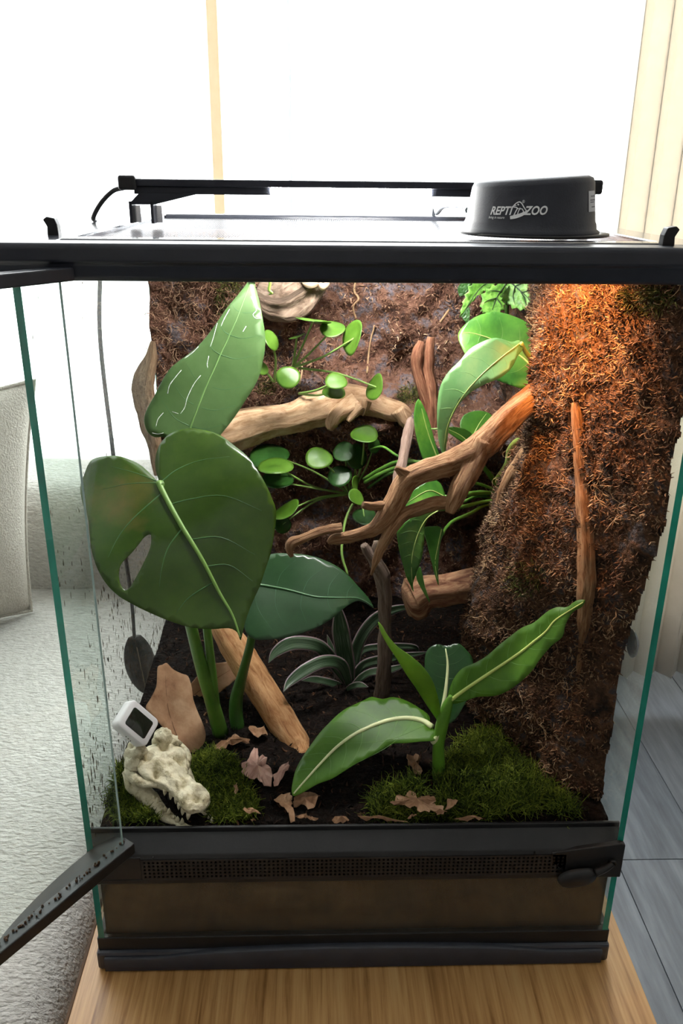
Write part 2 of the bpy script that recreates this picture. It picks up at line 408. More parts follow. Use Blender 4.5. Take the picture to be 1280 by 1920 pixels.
# standing cushion: pillow shape, upright, against the sofa arm
def pillow(c, ex, ey, en, W, H, T, n=30):
    V = []; F = []
    for side in (1, -1):
        for j in range(n + 1):
            for i in range(n + 1):
                a, b = 2*i/n - 1, 2*j/n - 1
                pinch = 1 - .10 * (1 - abs(a)**3) * 0 
                x = a * W/2 * (1 - .07 * (1 - b*b)); y = b * H/2 * (1 - .07 * (1 - a*a))
                th = T/2 * ((1 - abs(a)**2.6) ** .55) * ((1 - abs(b)**2.6) ** .55)
                th += .006 * mn.noise(Vector((a*3, b*3, side)))* (1 - a*a)*(1 - b*b)
                V.append(c + ex*x + ey*y + en*side*th)
    m_ = (n+1)**2
    for j in range(n):
        for i in range(n):
            a = j*(n+1)+i; F.append((a, a+1, a+n+2, a+n+1)); F.append((m_+a, m_+a+n+1, m_+a+n+2, m_+a+1))
    rim = []
    for i in range(n): rim.append(i)
    for j in range(n): rim.append(j*(n+1)+n)
    for i in range(n): rim.append(n*(n+1)+n-i)
    for j in range(n): rim.append((n-j)*(n+1))
    return V, F, [V[k] for k in rim]
pc = at(-164, 985, Y=.62)
ex = np.array([.80, .60, 0]); ey = np.array([.10, .12, .987]); ey /= np.linalg.norm(ey); en = np.cross(ex, ey)
cu = thing('cushion', pc - ey*.2, 'beige linen cushion with piped seam standing on the sofa', 'cushion')
V, F, rim = pillow(pc, ex, ey, en, .36, .385, .12)
mesh('cover', V, F, FAB2, cu)
mb = MB(); V, F, UV = tube_geo(np.array(rim + rim[:1]), np.full(len(rim) + 1, .0035), n=8, cap=False); mb.add(V, F, UV); mb.build('piping', FAB2, cu)

# ------------------------------------------------------------------ table
def oakmat():
    mt, nt, p, out = newmat('oak_veneer')
    v = coords(nt, 'Object', (1, .035, 1)); n = N(nt, 'ShaderNodeTexNoise', Scale=190, Detail=9, Roughness=.62); n.inputs['Distortion'].default_value = .35
    nt.links.new(v, n.inputs['Vector'])
    v2 = coords(nt, 'Object', (1, .35, 1)); w = N(nt, 'ShaderNodeTexNoise', Scale=9, Detail=3); w.inputs['Distortion'].default_value = 1.2; nt.links.new(v2, w.inputs['Vector'])
    c = ramp(nt, n.outputs['Fac'], [(.30, (.22,.098,.028)), (.45, (.41,.218,.076)), (.58, (.51,.295,.115)), (.75, (.57,.365,.155))])
    c = mix(nt, .5, c, ramp(nt, w.outputs['Fac'], [(.3, (.72,.66,.6)), (.65, (1,1,1))]), 'MULTIPLY')
    nt.links.new(c, p.inputs['Base Color']); p.inputs['Roughness'].default_value = .38; p.inputs['Specular IOR Level'].default_value = .45
    b = N(nt, 'ShaderNodeBump', Strength=.12, Distance=.001); nt.links.new(n.outputs['Fac'], b.inputs['Height']); nt.links.new(b.outputs[0], p.inputs['Normal'])
    return mt
OAK = oakmat()
table = thing('side_table', (0, .2, FZ), 'oak veneer side table carrying the glass terrarium', 'table')
box('table_top', -.2435, .2525, -.16, .52, -.028, 0, OAK, table, bevel=.0008)
box('edge_band', -.2465, -.2437, -.16, .52, -.027, -.0005, noisy('dark_edge_band', [(.3,(.06,.028,.012)),(.7,(.10,.05,.022))], 30), table, bevel=.0004)
for (x0, x1) in ((-.235, -.215), (.22, .24)):
    box('side_panel', x0, x1, -.13, .49, FZ, -.028, OAK, table)
box('shelf', -.215, .22, -.12, .48, -.32, -.30, OAK, table)

# ------------------------------------------------------------------ terrarium
TANK = 'glass reptile terrarium with black frame and opened front door on the oak table'
tank = thing('terrarium', (0, .225, 0), TANK, 'terrarium')
# base frame: lower flange, upper step, thin wave line in front
mb = MB()
ring = lambda mb, x, y0, y1, z0, z1, w: (mb.box(-x, x, y0, y0 + w, z0, z1), mb.box(-x, x, y1 - w, y1, z0, z1), mb.box(-x, -x + w, y0 + w, y1 - w, z0, z1), mb.box(x - w, x, y0 + w, y1 - w, z0, z1))
ring(mb, .230, 0.0, .455, .0005, .021, .02)
bf = mb.build('base_frame', GLOSSBLACK, tank, smooth=False, bevel=.003)
mb = MB(); ring(mb, .2285, .0035, .4515, .0205, .035, .006); mb.build('base_lip', BLACK, bf, smooth=False, bevel=.001)
# flowing front fascia of the base, its top line dips towards the middle
V = []; F = []
for i in range(61):
    x = -.2225 + .445 * i / 60; s = abs(x) / .2225
    zt = .0165 + .0085 * max(0, 1 - (s / .78) ** 2) ** .7
    V += [(x, -.0025, .002), (x, -.0025, zt - .001), (x, -.0015, zt), (x, .006, zt)]
for i in range(60):
    for k in range(3): a = i*4 + k; F.append((a, a+4, a+5, a+1))
mesh('fascia', V, F, GLOSSBLACK, bf)
box('floor_glass', -.222, .222, .006, .449, .012, .017, SOILGLASS, tank, bevel=0)
# panes
def pane(name, x0, x1, y0, y1, z0, z1, gm, edge_faces):
    mb = MB(); mb.box(x0, x1, y0, y1, z0, z1); mi = [1 if i in edge_faces else 0 for i in range(6)]
    return mesh(name, mb.V, mb.F, None, tank, smooth=False, mats=[gm, EDGE], mi=mi)
pane('left_pane', -.2270, -.2218, .004, .4500, .022, .608, SIDEGLASS, (0, 1, 2, 4))
pane('right_pane', .2218, .2270, .004, .4500, .022, .608, RIGHTGLASS, (0, 1, 2, 4))
pane('back_pane', -.2218, .2218, .4450, .4500, .022, .608, SOILGLASS, (0, 1))
pane('front_pane', -.2218, .2218, .0045, .0095, .022, .128, SOILGLASS, (0, 1))
# top frame: front rail with bevelled lower step, side and back rails
mb = MB()
prof = [(-.003, .6215), (-.0045, .619), (-.004, .6105), (-.0015, .6085), (.0005, .6005), (.003, .598), (.022, .598), (.022, .6215)]
nP = len(prof)
V = []; F = []
for x in (-.2325, .2325): V += [(x, y, z) for (y, z) in prof]
for k in range(nP): F.append((k, (k+1) % nP, nP + (k+1) % nP, nP + k))
F += [tuple(range(nP))[::-1], tuple(range(nP, 2*nP))]
mb.add(V, F)
topf = mb.build('top_frame', GLOSSBLACK, tank, smooth=False, bevel=.001)
RAILM = noisy('satin_dark_rail', [(.3,(.04,.045,.06)),(.7,(.055,.06,.08))], 60, .16, .01, 300, spec=1.0, coat=.6)
for nm, a in (('side_rail', (-.2325, -.200, .022, .458)), ('side_rail', (.200, .2325, .022, .458)), ('back_rail', (-.200, .200, .432, .458))):
    box(nm, a[0], a[1], a[2], a[3], .598, .6215, RAILM, tank, bevel=.002)
box('front_lid_rail', -.200, .200, .022, .040, .612, .6225, RAILM, tank, bevel=.0015)
# mesh lid: fine black wire screen
mt, nt, p, out = newmat('fine_wire_screen')
v = coords(nt, 'Object'); sx = N(nt, 'ShaderNodeSeparateXYZ'); nt.links.new(v, sx.inputs[0])
gs = []
for ax in 'XY':
    a = N(nt, 'ShaderNodeMath', operation='MULTIPLY'); a.inputs[1].default_value = 1 / .0021; nt.links.new(sx.outputs[ax], a.inputs[0])
    b = N(nt, 'ShaderNodeMath', operation='FRACT'); nt.links.new(a.outputs[0], b.inputs[0])
    c = N(nt, 'ShaderNodeMath', operation='LESS_THAN'); c.inputs[1].default_value = .27; nt.links.new(b.outputs[0], c.inputs[0]); gs.append(c)
mx = N(nt, 'ShaderNodeMath', operation='MAXIMUM'); nt.links.new(gs[0].outputs[0], mx.inputs[0]); nt.links.new(gs[1].outputs[0], mx.inputs[1])
p.inputs['Base Color'].default_value = (.05,.052,.06,1); p.inputs['Roughness'].default_value = .3; p.inputs['Metallic'].default_value = .4
tp = N(nt, 'ShaderNodeBsdfTransparent'); ms = N(nt, 'ShaderNodeMixShader')
nt.links.new(mx.outputs[0], ms.inputs[0]); nt.links.new(tp.outputs[0], ms.inputs[1]); nt.links.new(p.outputs[0], ms.inputs[2]); nt.links.new(ms.outputs[0], out.inputs[0])
V = [(-.2005, .038, .6170), (.2005, .038, .6170), (.2005, .434, .6170), (-.2005, .434, .6170)]
mesh('mesh_screen', V, [(0, 1, 2, 3)], mt, tank, smooth=False)
# lid lock tabs
for (u, v, sgn) in ((101, 440, -1), (1250, 460, 1)):
    c = at(u, v, Z=.6215); mb = MB()
    pf = [(-.0035, 0), (-.003, .006), (-.0055, .0105), (-.003, .0125), (.0025, .0115), (.0042, .007), (.0045, 0)]
    if sgn > 0: pf = [(-a, b) for a, b in pf][::-1]
    V = [(c[0] + a, c[1] + dy, .621 + b) for dy in (-.004, .004) for a, b in pf]; n_ = len(pf)
    mb.add(V, [tuple(range(n_)), tuple(range(n_, 2*n_))[::-1]] + [(k, n_ + k, n_ + (k+1) % n_, (k+1) % n_) for k in range(n_)])
    mb.build('lid_lock', BLACK, tank, smooth=False, bevel=.0006)
# vent strip with perforated face
vent = MB()
vent.box(-.2275, .2275, -.001, .010, .1015, .1065)              # lower lip
vent.box(-.2275, -.182, -.001, .003, .1065, .1300).box(.178, .2275, -.001, .003, .1065, .1300)   # solid ends of the face
vent.add([(-.2275, -.001, .1275), (.2275, -.001, .1275), (.2275, .001, .1315), (-.2275, .001, .1315), (-.2275, .017, .1415), (.2275, .017, .1415), (.2275, .019, .1395), (-.2275, .019, .1395), (-.2275, .006, .1275), (.2275, .006, .1275)],
         [(0,1,2,3), (3,2,5,4), (4,5,6,7), (7,6,9,8), (8,9,1,0), (0,3,4,7,8), (1,9,6,5,2)])
vent.box(-.2275, .2275, .0165, .0195, .1395, .1455)             # door track at the back
vo = vent.build('vent_strip', BLACK, tank, smooth=False, bevel=.0008)
V = []; F = []; nxh, nzh = 96, 5
x0, x1, z0, z1 = -.182, .178, .1065, .1275
gx = nxh*2 + 1; gz = nzh*2 + 1
for j in range(gz + 1):
    for i in range(gx + 1): V.append((x0 + (x1-x0)*i/gx, -.0006, z0 + (z1-z0)*j/gz))
for j in range(gz):
    for i in range(gx):
        if i % 2 == 1 and j % 2 == 1: continue
        a = j*(gx+1)+i; F.append((a, a+1, a+gx+2, a+gx+1))
mesh('perforated_face', V, F, BLACK, vo, smooth=False, solid=.0012)
box('vent_shade_sheet', x0, x1, .0032, .004, z0, z1, flat('vent_shadow_black', (.004,.004,.004), .9, .1), vo, bevel=0)  # black sheet standing in for the shade behind the holes
for xx in (-.172, .150):
    box('joint_line', xx, xx + .0009, -.0014, .017, .128, .1305, BLACK, vo, bevel=0)
# latch in the right corner of the vent strip
lt = MB()
c0 = np.array([.196, -.006, .111])
V = []; n_ = 24
for y, s in ((-.004, 1.0), (-.0085, .93), (-.010, .6)):
    for k in range(n_):
        t = 2*math.pi*k/n_; V.append((.188 + .0165*s*math.copysign(abs(math.cos(t))**.8, math.cos(t)) , y, .1065 + .0085*s*math.sin(t) + .003*math.cos(t)*s))
F = [(i*n_+k, i*n_+(k+1) % n_, (i+1)*n_+(k+1) % n_, (i+1)*n_+k) for i in range(2) for k in range(n_)] + [tuple(range(2*n_, 3*n_))]
lt.add(V, F); tube(lt, [(.203, -.006, .112), (.211, -.006, .1165), (.217, -.005, .121)], [.0035, .003, .0025], n=8)
lo = lt.build('latch', BLACK, vo)
V = [(.165, -.0012, .1295), (.223, -.0012, .1385), (.2275, -.0012, .137), (.2275, -.0012, .1015), (.19, -.0012, .1015), (.166, -.0012, .118)]
V += [(a, .004, b) for a, _, b in V]; n_ = 6
mesh('latch_plate', V, [tuple(range(n_)), tuple(range(n_, 12))[::-1]] + [(k, n_+k, n_+(k+1) % n_, (k+1) % n_) for k in range(n_)], BLACK, vo, smooth=False, bevel=.001)
mb = MB(); lathe(mb, (0, 0, 0), [(0, 0), (.0035, 0), (.0035, .003), (.0022, .003), (.0022, .0012), (0, .0012)], 20)
mb.V = [(.2175 + a, -.002 - c, .1195 + b) for a, b, c in mb.V]; mb.build('key_socket', flat('socket_black', (.006,.006,.006), .6), lo)
# suction cup on the right pane
sp = at(1184, 1206, X=.2275)
mb = MB(); lathe(mb, (0, 0, 0), [(.012, 0), (.0115, .0015), (.0095, .001), (.0085, .003), (.0065, .0022), (.0055, .0045), (.003, .004), (0, .0045)], 32)
mb.V = [(.2272 + c, sp[1] + a, sp[2] + b) for a, b, c in mb.V]
prop(mb.build('suction_cup', noisy('smoky_rubber', [(.3,(.03,.04,.055)),(.7,(.10,.13,.17))], 80, .3, spec=.7)), 'dark ringed suction cup stuck on the right glass pane', 'suction cup')

# opened door, hinged at the left, swung out to the left
hx, hy = -.1925, -.001
dd = np.array([-.575, -.818, 0]); dd /= np.linalg.norm(dd)
do = np.array([dd[1], -dd[0], 0])                # outward face of the opened door (to the left)
DL = .372
def dbox(mb, t0, t1, o0, o1, z0, z1):
    c = np.array([hx, hy, (z0+z1)/2]) + dd*(t0+t1)/2 + do*(o0+o1)/2
    return mb.obox(c, dd*(t1-t0)/2, do*(o1-o0)/2, np.array([0, 0, (z1-z0)/2]))
mb = MB(); dbox(mb, .004, DL, -.0018, .0018, .135, .602)
dr = mesh('door', mb.V, mb.F, None, tank, smooth=False, mats=[SOILGLASS, EDGE], mi=[0]*6)
mb = MB(); dbox(mb, .0030, .0040, -.0006, .0006, .148, .600); mb.build('hinge_edge', noisy('pale_glass_edge', [(.3,(.30,.40,.40)),(.7,(.45,.55,.55))], 40, .2), dr, smooth=False)
mb = MB(); dbox(mb, -.004, DL, -.006, .0055, .1355, .1465)
rl = mb.build('bottom_rail', BLACK, dr, smooth=False, bevel=.001)
# curved grip shelf on the outside of the rail
top = []; nn = 24
for i in range(nn + 1):
    t = -.004 + .122 * i / nn; wv = .0235 * math.sin(math.pi * min(1, (i / nn) * .62 + .38)) ** .8
    top.append((t, wv))
V = []; F = []
for z in (.1465, .1425):
    for (t, wv) in top:
        for oo in (.004, .004 + wv): V.append(np.array([hx, hy, z - (oo - .004) * .45]) + dd*t + do*oo)
m_ = 2 * (nn + 1)
for i in range(nn):
    a = 2*i; F += [(a, a+1, a+3, a+2), (m_+a, m_+a+2, m_+a+3, m_+a+1), (a+1, m_+a+1, m_+a+3, a+3)]
F += [(0, m_, m_+1, 1)]
mesh('grip', V, F, BLACK, rl, smooth=False)
mb = MB(); rr = random.Random(3)
for i in range(90):
    t = rr.uniform(.0, .16); c = np.array([hx, hy, .1472]) + dd*t + do*rr.gauss(.001, .0012); ball(mb, c, rr.uniform(.0005, .0013), 3)
db = mb.build('dirt', noisy('soil_crumb', [(.3,(.03,.014,.008)),(.7,(.10,.045,.022))], 200, .9), rl); db['kind'] = 'stuff'
mb = MB(); dbox(mb, -.004, DL, -.006, .006, .5985, .607); mb.build('top_rail', GLOSSBLACK, dr, smooth=False, bevel=.001)
mb = MB(); dbox(mb, .0, DL, .006, .0085, .6005, .6035); mb.build('rail_bead', GLOSSBLACK, dr, smooth=False, bevel=.0006)
#@@INSIDE@@
# ------------------------------------------------------------------ inside: surfaces
def sstep(a, b, x):
    t = (x - a) / (b - a); t = 0.0 if t < 0 else (1.0 if t > 1 else t); return t * t * (3 - 2 * t)
def soil_z(x, y):
    if y < .026: return .119 + .020*sstep(.0205, .026, y)
    return .1385 + .010*float(sstep(.12, .40, y)) + .004*nz(x*14 + 3, y*14, .2) + .0016*nz(x*70, y*70, 4.1)
_TZ = [.10, .14, .25, .33, .38, .43, .50, .58, .62]; _TV = [.086, .088, .098, .090, .078, .056, .050, .056, .058]
def foam_t(y, z, fine=True):
    """thickness of the planted foam bank on the right pane"""
    yF = .050 - .036*float(sstep(.26, .46, z)) + .007*mn.noise(Vector((z*26, 3.3, 0))) + .004*mn.noise(Vector((z*90, 1.3, 0)))
    if y < yF: return -.004
    r = min(1.0, (y - yF) / (.175 - yF)) ** .85
    t = r * float(np.interp(z, _TZ, _TV)) + .006*min(1, (y - yF)/.01)
    low = 1 - float(sstep(.36, .43, z))
    t *= 1 - (.75*low + .25) * float(sstep(.205, .29, y))
    if fine:
        k = min(1, (y - yF) / .03)
        t += k * (.013*nz(y*13 + 9, z*13, 1.7, 3) + .005*nz(y*55, z*55, 7.7, 3))
    return max(t, .002)
def foam_y(x, z, fine=True):
    """front of the planted foam wall on the back pane"""
    y = .418
    y -= .038 * math.exp(-((z - .395)/.028)**2) * float(sstep(.17, .10, x)) * float(sstep(-.2, -.12, x))   # ledge carrying the log
    y -= .075 * math.exp(-((z - .392)/.022)**2) * sstep(.06, .105, x)                                          # overhang added above the hollow to shade it
    y += .024 * float(sstep(.03, .09, x)) * float(sstep(.39, .34, z))                                       # hollow at the lower right
    if fine: y += .026*nz(x*13, z*13 + 5, 2.2, 3) + .007*nz(x*48, z*48, 9.9, 3)
    return min(y, .442)
def hit(u, v, lift=0.0):
    """first point of a photographed pixel on the planted foam"""
    d = ray(u, v); t = .5
    while t < 1.4:
        p = CC + d*t
        if p[1] > 0 and (p[0] > .2235 - foam_t(p[1], p[2]) or p[1] > foam_y(p[0], p[2])): return p - d/np.linalg.norm(d)*lift
        t += .003
    return p

def strands(P, D, L, R, nseg=4, curl=.6, droop=0.0):
    """many thin three-sided strands as one array mesh"""
    n = len(P); P = np.asarray(P, float); D = np.asarray(D, float)
    D = D / (np.linalg.norm(D, axis=1)[:, None] + 1e-9)
    L = np.broadcast_to(L, (n,)); R = np.broadcast_to(R, (n,))
    V = np.zeros((n, nseg + 1, 3, 3)); c = P.copy()
    spin = rng.normal(size=(n, 3))
    for j in range(nseg + 1):
        a = np.cross(D, np.array([.31, .87, .38])); a /= np.linalg.norm(a, axis=1)[:, None] + 1e-9
        b = np.cross(D, a); rr = R * (1 - .75 * (j / nseg) ** 2)
        for k in range(3):
            t = 2*math.pi*k/3
            V[:, j, k] = c + (a*math.cos(t) + b*math.sin(t)) * rr[:, None]
        c = c + D * (L / nseg)[:, None]
        D = D + curl * (.55*np.cross(D, spin) + .45*rng.normal(size=(n, 3))); D[:, 2] -= droop
        D /= np.linalg.norm(D, axis=1)[:, None] + 1e-9
    V = V.reshape(-1, 3); base = (np.arange(n) * (nseg + 1) * 3)[:, None]
    q = []
    for j in range(nseg):
        for k in range(3): q.append([j*3 + k, j*3 + (k+1) % 3, (j+1)*3 + (k+1) % 3, (j+1)*3 + k])
    F = (base[:, :, None] + np.array(q)[None]).reshape(-1, 4)
    return V, F
def stuff(name, V, F, mat, parent=None, label=None, cat=None, smooth=True):
    o = mesh(name, V, F, mat, parent, smooth=smooth); o['kind'] = 'stuff'
    if label: prop(o, label, cat)
    return o

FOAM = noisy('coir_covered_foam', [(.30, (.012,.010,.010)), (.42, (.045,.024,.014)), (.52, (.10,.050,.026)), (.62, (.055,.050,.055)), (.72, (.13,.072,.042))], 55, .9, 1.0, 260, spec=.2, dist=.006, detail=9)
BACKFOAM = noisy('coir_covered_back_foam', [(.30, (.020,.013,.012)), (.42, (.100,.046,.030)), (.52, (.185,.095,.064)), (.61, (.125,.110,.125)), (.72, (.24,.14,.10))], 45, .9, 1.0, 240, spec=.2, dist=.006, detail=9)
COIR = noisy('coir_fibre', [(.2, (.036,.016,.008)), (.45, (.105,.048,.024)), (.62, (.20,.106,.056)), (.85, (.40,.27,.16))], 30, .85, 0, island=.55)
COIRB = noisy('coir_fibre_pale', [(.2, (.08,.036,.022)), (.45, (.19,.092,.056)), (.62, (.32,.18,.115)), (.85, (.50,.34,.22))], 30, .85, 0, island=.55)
TAN = noisy('tan_root', [(.25, (.26,.15,.075)), (.6, (.48,.32,.18)), (.85, (.62,.47,.30))], 30, .8, 0, island=.5)
SOILM = noisy('dark_potting_soil', [(.3, (.002,.0015,.0012)), (.55, (.008,.0045,.003)), (.75, (.026,.013,.007))], 90, .95, 1.0, 200, spec=.15, dist=.006, detail=8)
PRESSED = noisy('pressed_substrate', [(.25, (.022,.010,.0045)), (.5, (.055,.026,.011)), (.72, (.080,.040,.018)), (.85, (.13,.07,.032))], 30, .85, .08, 90, spec=.3, detail=10)
MOSS = noisy('green_moss', [(.2, (.016,.028,.002)), (.45, (.065,.100,.006)), (.65, (.15,.205,.014)), (.9, (.28,.33,.035))], 22, .8, 0, island=.6)
translucent_over(MOSS, .25)
MOSSD = noisy('dull_moss', [(.2, (.02,.022,.004)), (.45, (.055,.062,.010)), (.65, (.13,.13,.028)), (.9, (.25,.23,.07))], 22, .8, 0, island=.6)

# soil body
nx_, ny_ = 130, 120
V = []; F = []; mi = []
xs = np.linspace(-.2214, .2214, nx_ + 1); ys = np.linspace(.0099, .4446, ny_ + 1)
for y in ys:
    for x in xs: V.append((x, y, soil_z(x, y)))
for j in range(ny_):
    for i in range(nx_): a = j*(nx_+1)+i; F.append((a, a+1, a+nx_+2, a+nx_+1)); mi.append(0)
rimi = list(range(nx_+1)) + [j*(nx_+1)+nx_ for j in range(1, ny_+1)] + [ny_*(nx_+1)+i for i in range(nx_-1, -1, -1)] + [j*(nx_+1) for j in range(ny_-1, 0, -1)]
b0 = len(V); V += [(V[k][0], V[k][1], .0175) for k in rimi]; nr = len(rimi)
for k in range(nr): F.append((rimi[k], b0+k, b0+(k+1) % nr, rimi[(k+1) % nr])); mi.append(1)
F.append(tuple(range(b0, b0+nr))[::-1]); mi.append(1)
o = mesh('soil', V, F, None, None, mats=[SOILM, PRESSED], mi=mi); prop(o, 'dark brown potting soil filling the bottom of the terrarium', 'soil', kind='stuff')
n = 5200
x = rng.uniform(-.218, .21, n); y = rng.uniform(.013, .40, n); P = np.array([(a, b, soil_z(a, b) - .0005) for a, b in zip(x, y)])
V, F = strands(P, rng.normal(size=(n, 3)) + [0, 0, .6], rng.uniform(.002, .008, n), rng.uniform(.0004, .0016, n), 2, .5)
stuff('soil_crumbs', V, F, noisy('soil_crumbs', [(.2, (.002,.0015,.001)), (.5, (.009,.005,.003)), (.75, (.038,.018,.009)), (.9, (.13,.06,.028))], 60, .95, 0, island=.7), None, 'loose dark bark crumbs strewn over the potting soil', 'soil crumbs', smooth=False)

# right foam bank
ny_, nz_ = 190, 260
ysg = np.linspace(.006, .444, ny_ + 1); zsg = np.linspace(.10, .606, nz_ + 1)
V = []; F = []
for z in zsg:
    for y in ysg: V.append((.2216 - max(foam_t(y, z), 0), y, z))
keep = lambda j, i: foam_t(ysg[i], zsg[j], False) > 0 or foam_t(ysg[i+1], zsg[j], False) > 0
for j in range(nz_):
    for i in range(ny_):
        if keep(j, i): a = j*(ny_+1)+i; F.append((a, a+ny_+1, a+ny_+2, a+1))
W = ny_ + 1; b0 = len(V); V += [(.2216, p[1], p[2]) for p in V[:b0]]
for j in range(0, nz_):
    for i in range(ny_):
        if keep(j, i): a = b0 + j*W + i; F.append((a, a+1, a+W+1, a+W))
j = nz_
for i in range(ny_): a = j*W + i; F.append((a, b0 + a, b0 + a + 1, a + 1))
bank = thing('foam_bank', (.2, .2, .138), 'tall coir covered foam bank rising along the right pane', 'foam background')
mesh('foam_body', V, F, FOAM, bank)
def bank_pts(n, zr=(.13, .60), yr=(.012, .30)):
    P = []; Dn = []
    while len(P) < n:
        y, z = random.uniform(*yr), random.uniform(*zr); t = foam_t(y, z)
        if t <= .001: continue
        e = .003; gy = (foam_t(y + e, z) - foam_t(y - e, z))/(2*e); gz = (foam_t(y, z + e) - foam_t(y, z - e))/(2*e)
        nn_ = np.array([-1, -max(-3, min(3, gy)), -max(-3, min(3, gz))]); nn_ /= np.linalg.norm(nn_)
        P.append((.2216 - t, y, z)); Dn.append(nn_)
    return np.array(P), np.array(Dn)
P, D = bank_pts(46000)
clump = np.array([nz(p[1]*22, p[2]*22, 3.3) for p in P]); k = clump > -.40 + rng.normal(size=len(P))*.10; P, D = P[k], D[k]; n = len(P)
V, F = strands(P - D*.0008, D*.55 + rng.normal(size=(n, 3))*.8, rng.uniform(.0022, .0068, n), rng.uniform(.0003, .0011, n), 2, .55)
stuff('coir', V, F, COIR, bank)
P, D = bank_pts(3000); clump = np.array([nz(p[1]*20 + 4, p[2]*20, 8.3) for p in P]); k = clump > .28; P, D = P[k], D[k]; n = len(P)
V, F = strands(P + D*.001, D*.5 + rng.normal(size=(n, 3))*.8 + [0, 0, -.3], rng.uniform(.008, .022, n), rng.uniform(.0002, .0004, n), 7, .75)
stuff('root_curls', V, F, TAN, bank)

# back foam wall
nx_, nz_ = 200, 230
xsg = np.linspace(-.2214, .2214, nx_ + 1); zsg = np.linspace(.10, .606, nz_ + 1)
V = []; F = []
for z in zsg:
    for x in xsg: V.append((x, foam_y(x, z), z))
W = nx_ + 1
for j in range(nz_):
    for i in range(nx_): a = j*W+i; F.append((a, a+1, a+W+1, a+W))
b0 = len(V); V += [(p[0], .4448, p[2]) for p in V[:b0]]
for j in range(nz_):
    F.append((j*W, (j+1)*W, b0+(j+1)*W, b0+j*W)); a = j*W + nx_; F.append((a, b0+a, b0+a+W, a+W))
    for i in range(nx_): a = b0 + j*W+i; F.append((a, a+W, a+W+1, a+1))
for i in range(nx_): a = nz_*W + i; F.append((a, a+1, b0+a+1, b0+a))
wallb = thing('foam_wall', (0, .43, .138), 'lumpy brown coir and moss covered foam wall at the back of the terrarium', 'foam background')
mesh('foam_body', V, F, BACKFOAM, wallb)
def wall_pts(n, xr=(-.22, .22), zr=(.14, .60)):
    P = []; Dn = []
    for _ in range(n):
        x, z = random.uniform(*xr), random.uniform(*zr); e = .003
        gx = (foam_y(x+e, z) - foam_y(x-e, z))/(2*e); gz = (foam_y(x, z+e) - foam_y(x, z-e))/(2*e)
        nn_ = np.array([max(-3, min(3, gx)), -1, max(-3, min(3, gz))]); P.append((x, foam_y(x, z), z)); Dn.append(nn_/np.linalg.norm(nn_))
    return np.array(P), np.array(Dn)
P, D = wall_pts(24000); clump = np.array([nz(p[0]*20, p[2]*20, 3.3) for p in P]); k = clump > -.26 + rng.normal(size=len(P))*.08; P, D = P[k], D[k]; n = len(P)
V, F = strands(P - D*.0008, D*.55 + rng.normal(size=(n, 3))*.8, rng.uniform(.0025, .0075, n), rng.uniform(.0003, .0012, n), 2, .55)
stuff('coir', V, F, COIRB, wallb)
P, D = wall_pts(2200, (-.22, -.05), (.40, .60)); clump = np.array([nz(p[0]*12 + 4, p[2]*12, 8.3) for p in P]); k = clump > -.02; P, D = P[k], D[k]; n = len(P)
V, F = strands(P + D*.001, D*.5 + rng.normal(size=(n, 3))*.8 + [0, 0, -.2], rng.uniform(.008, .024, n), rng.uniform(.0003, .0007, n), 7, .7)
stuff('root_curls', V, F, COIRB, wallb)
mb = MB()
for L in ([(668, 520), (664, 545), (672, 560), (662, 575), (668, 600)], [(702, 610), (694, 640), (690, 672), (688, 700)], [(842, 580), (825, 604)], [(560, 640), (566, 690), (562, 720)]):
    mb = MB(); tube(mb, [hit(u, v, .003) for u, v in L], .0011, n=6, rough=.0006); mb.build('hanging_root', TAN, wallb)

# ------------------------------------------------------------------ moss
def inpoly(x, y, poly):
    c = False; j = len(poly) - 1
    for i in range(len(poly)):
        xi, yi = poly[i]; xj, yj = poly[j]
        if (yi > y) != (yj > y) and x < (xj - xi) * (y - yi) / (yj - yi + 1e-12) + xi: c = not c
        j = i
    return c
SKP = [tuple(at(u, v, Z=.142)[:2]) for u, v in ((240,1448),(300,1395),(372,1470),(396,1530),(402,1580),(330,1580),(290,1530))]
def moss_patch(name, poly_px, n, label, mat=MOSS, L=(.006, .016), R=(.0003, .0007), thr=-.9, Z=.142):
    poly = [tuple(at(u, v, Z=Z)[:2]) for u, v in poly_px]
    xs_ = [p[0] for p in poly]; ys_ = [p[1] for p in poly]; P = []; tries = 0
    while len(P) < n and tries < n * 12:
        tries += 1
        x, y = random.uniform(min(xs_), max(xs_)), random.uniform(min(ys_), max(ys_))
        if y < .031 or abs(x) > .219 or inpoly(x, y, SKP): continue
        if inpoly(x, y, poly) and nz(x*30, y*30, 6.6) > thr + random.gauss(0, .08): P.append((x, y, soil_z(x, y) - .001 + .006*max(0, nz(x*24, y*24, 1.1)+.3)))
    P = np.array(P); k = len(P)
    D = rng.normal(size=(k, 3))*.55 + [0, -.15, 1]
    V, F = strands(P, D, rng.uniform(*L, k), rng.uniform(*R, k), 5, .5)
    stuff(name, V, F, mat, None, label, 'moss')
moss_patch('moss', [(225,1440),(245,1480),(330,1440),(400,1405),(440,1430),(470,1480),(480,1520),(430,1566),(390,1570),(222,1572),(205,1500)], 8500, 'bright green moss cushion around the reptile skull')
moss_patch('moss', [(690,1500),(720,1480),(800,1470),(830,1440),(860,1390),(920,1370),(960,1410),(1020,1470),(1110,1545),(1120,1572),(900,1575),(780,1570),(700,1530)], 10000, 'stringy green moss at the foot of the right foam bank', L=(.008, .024), R=(.0003, .0006), thr=-.30)
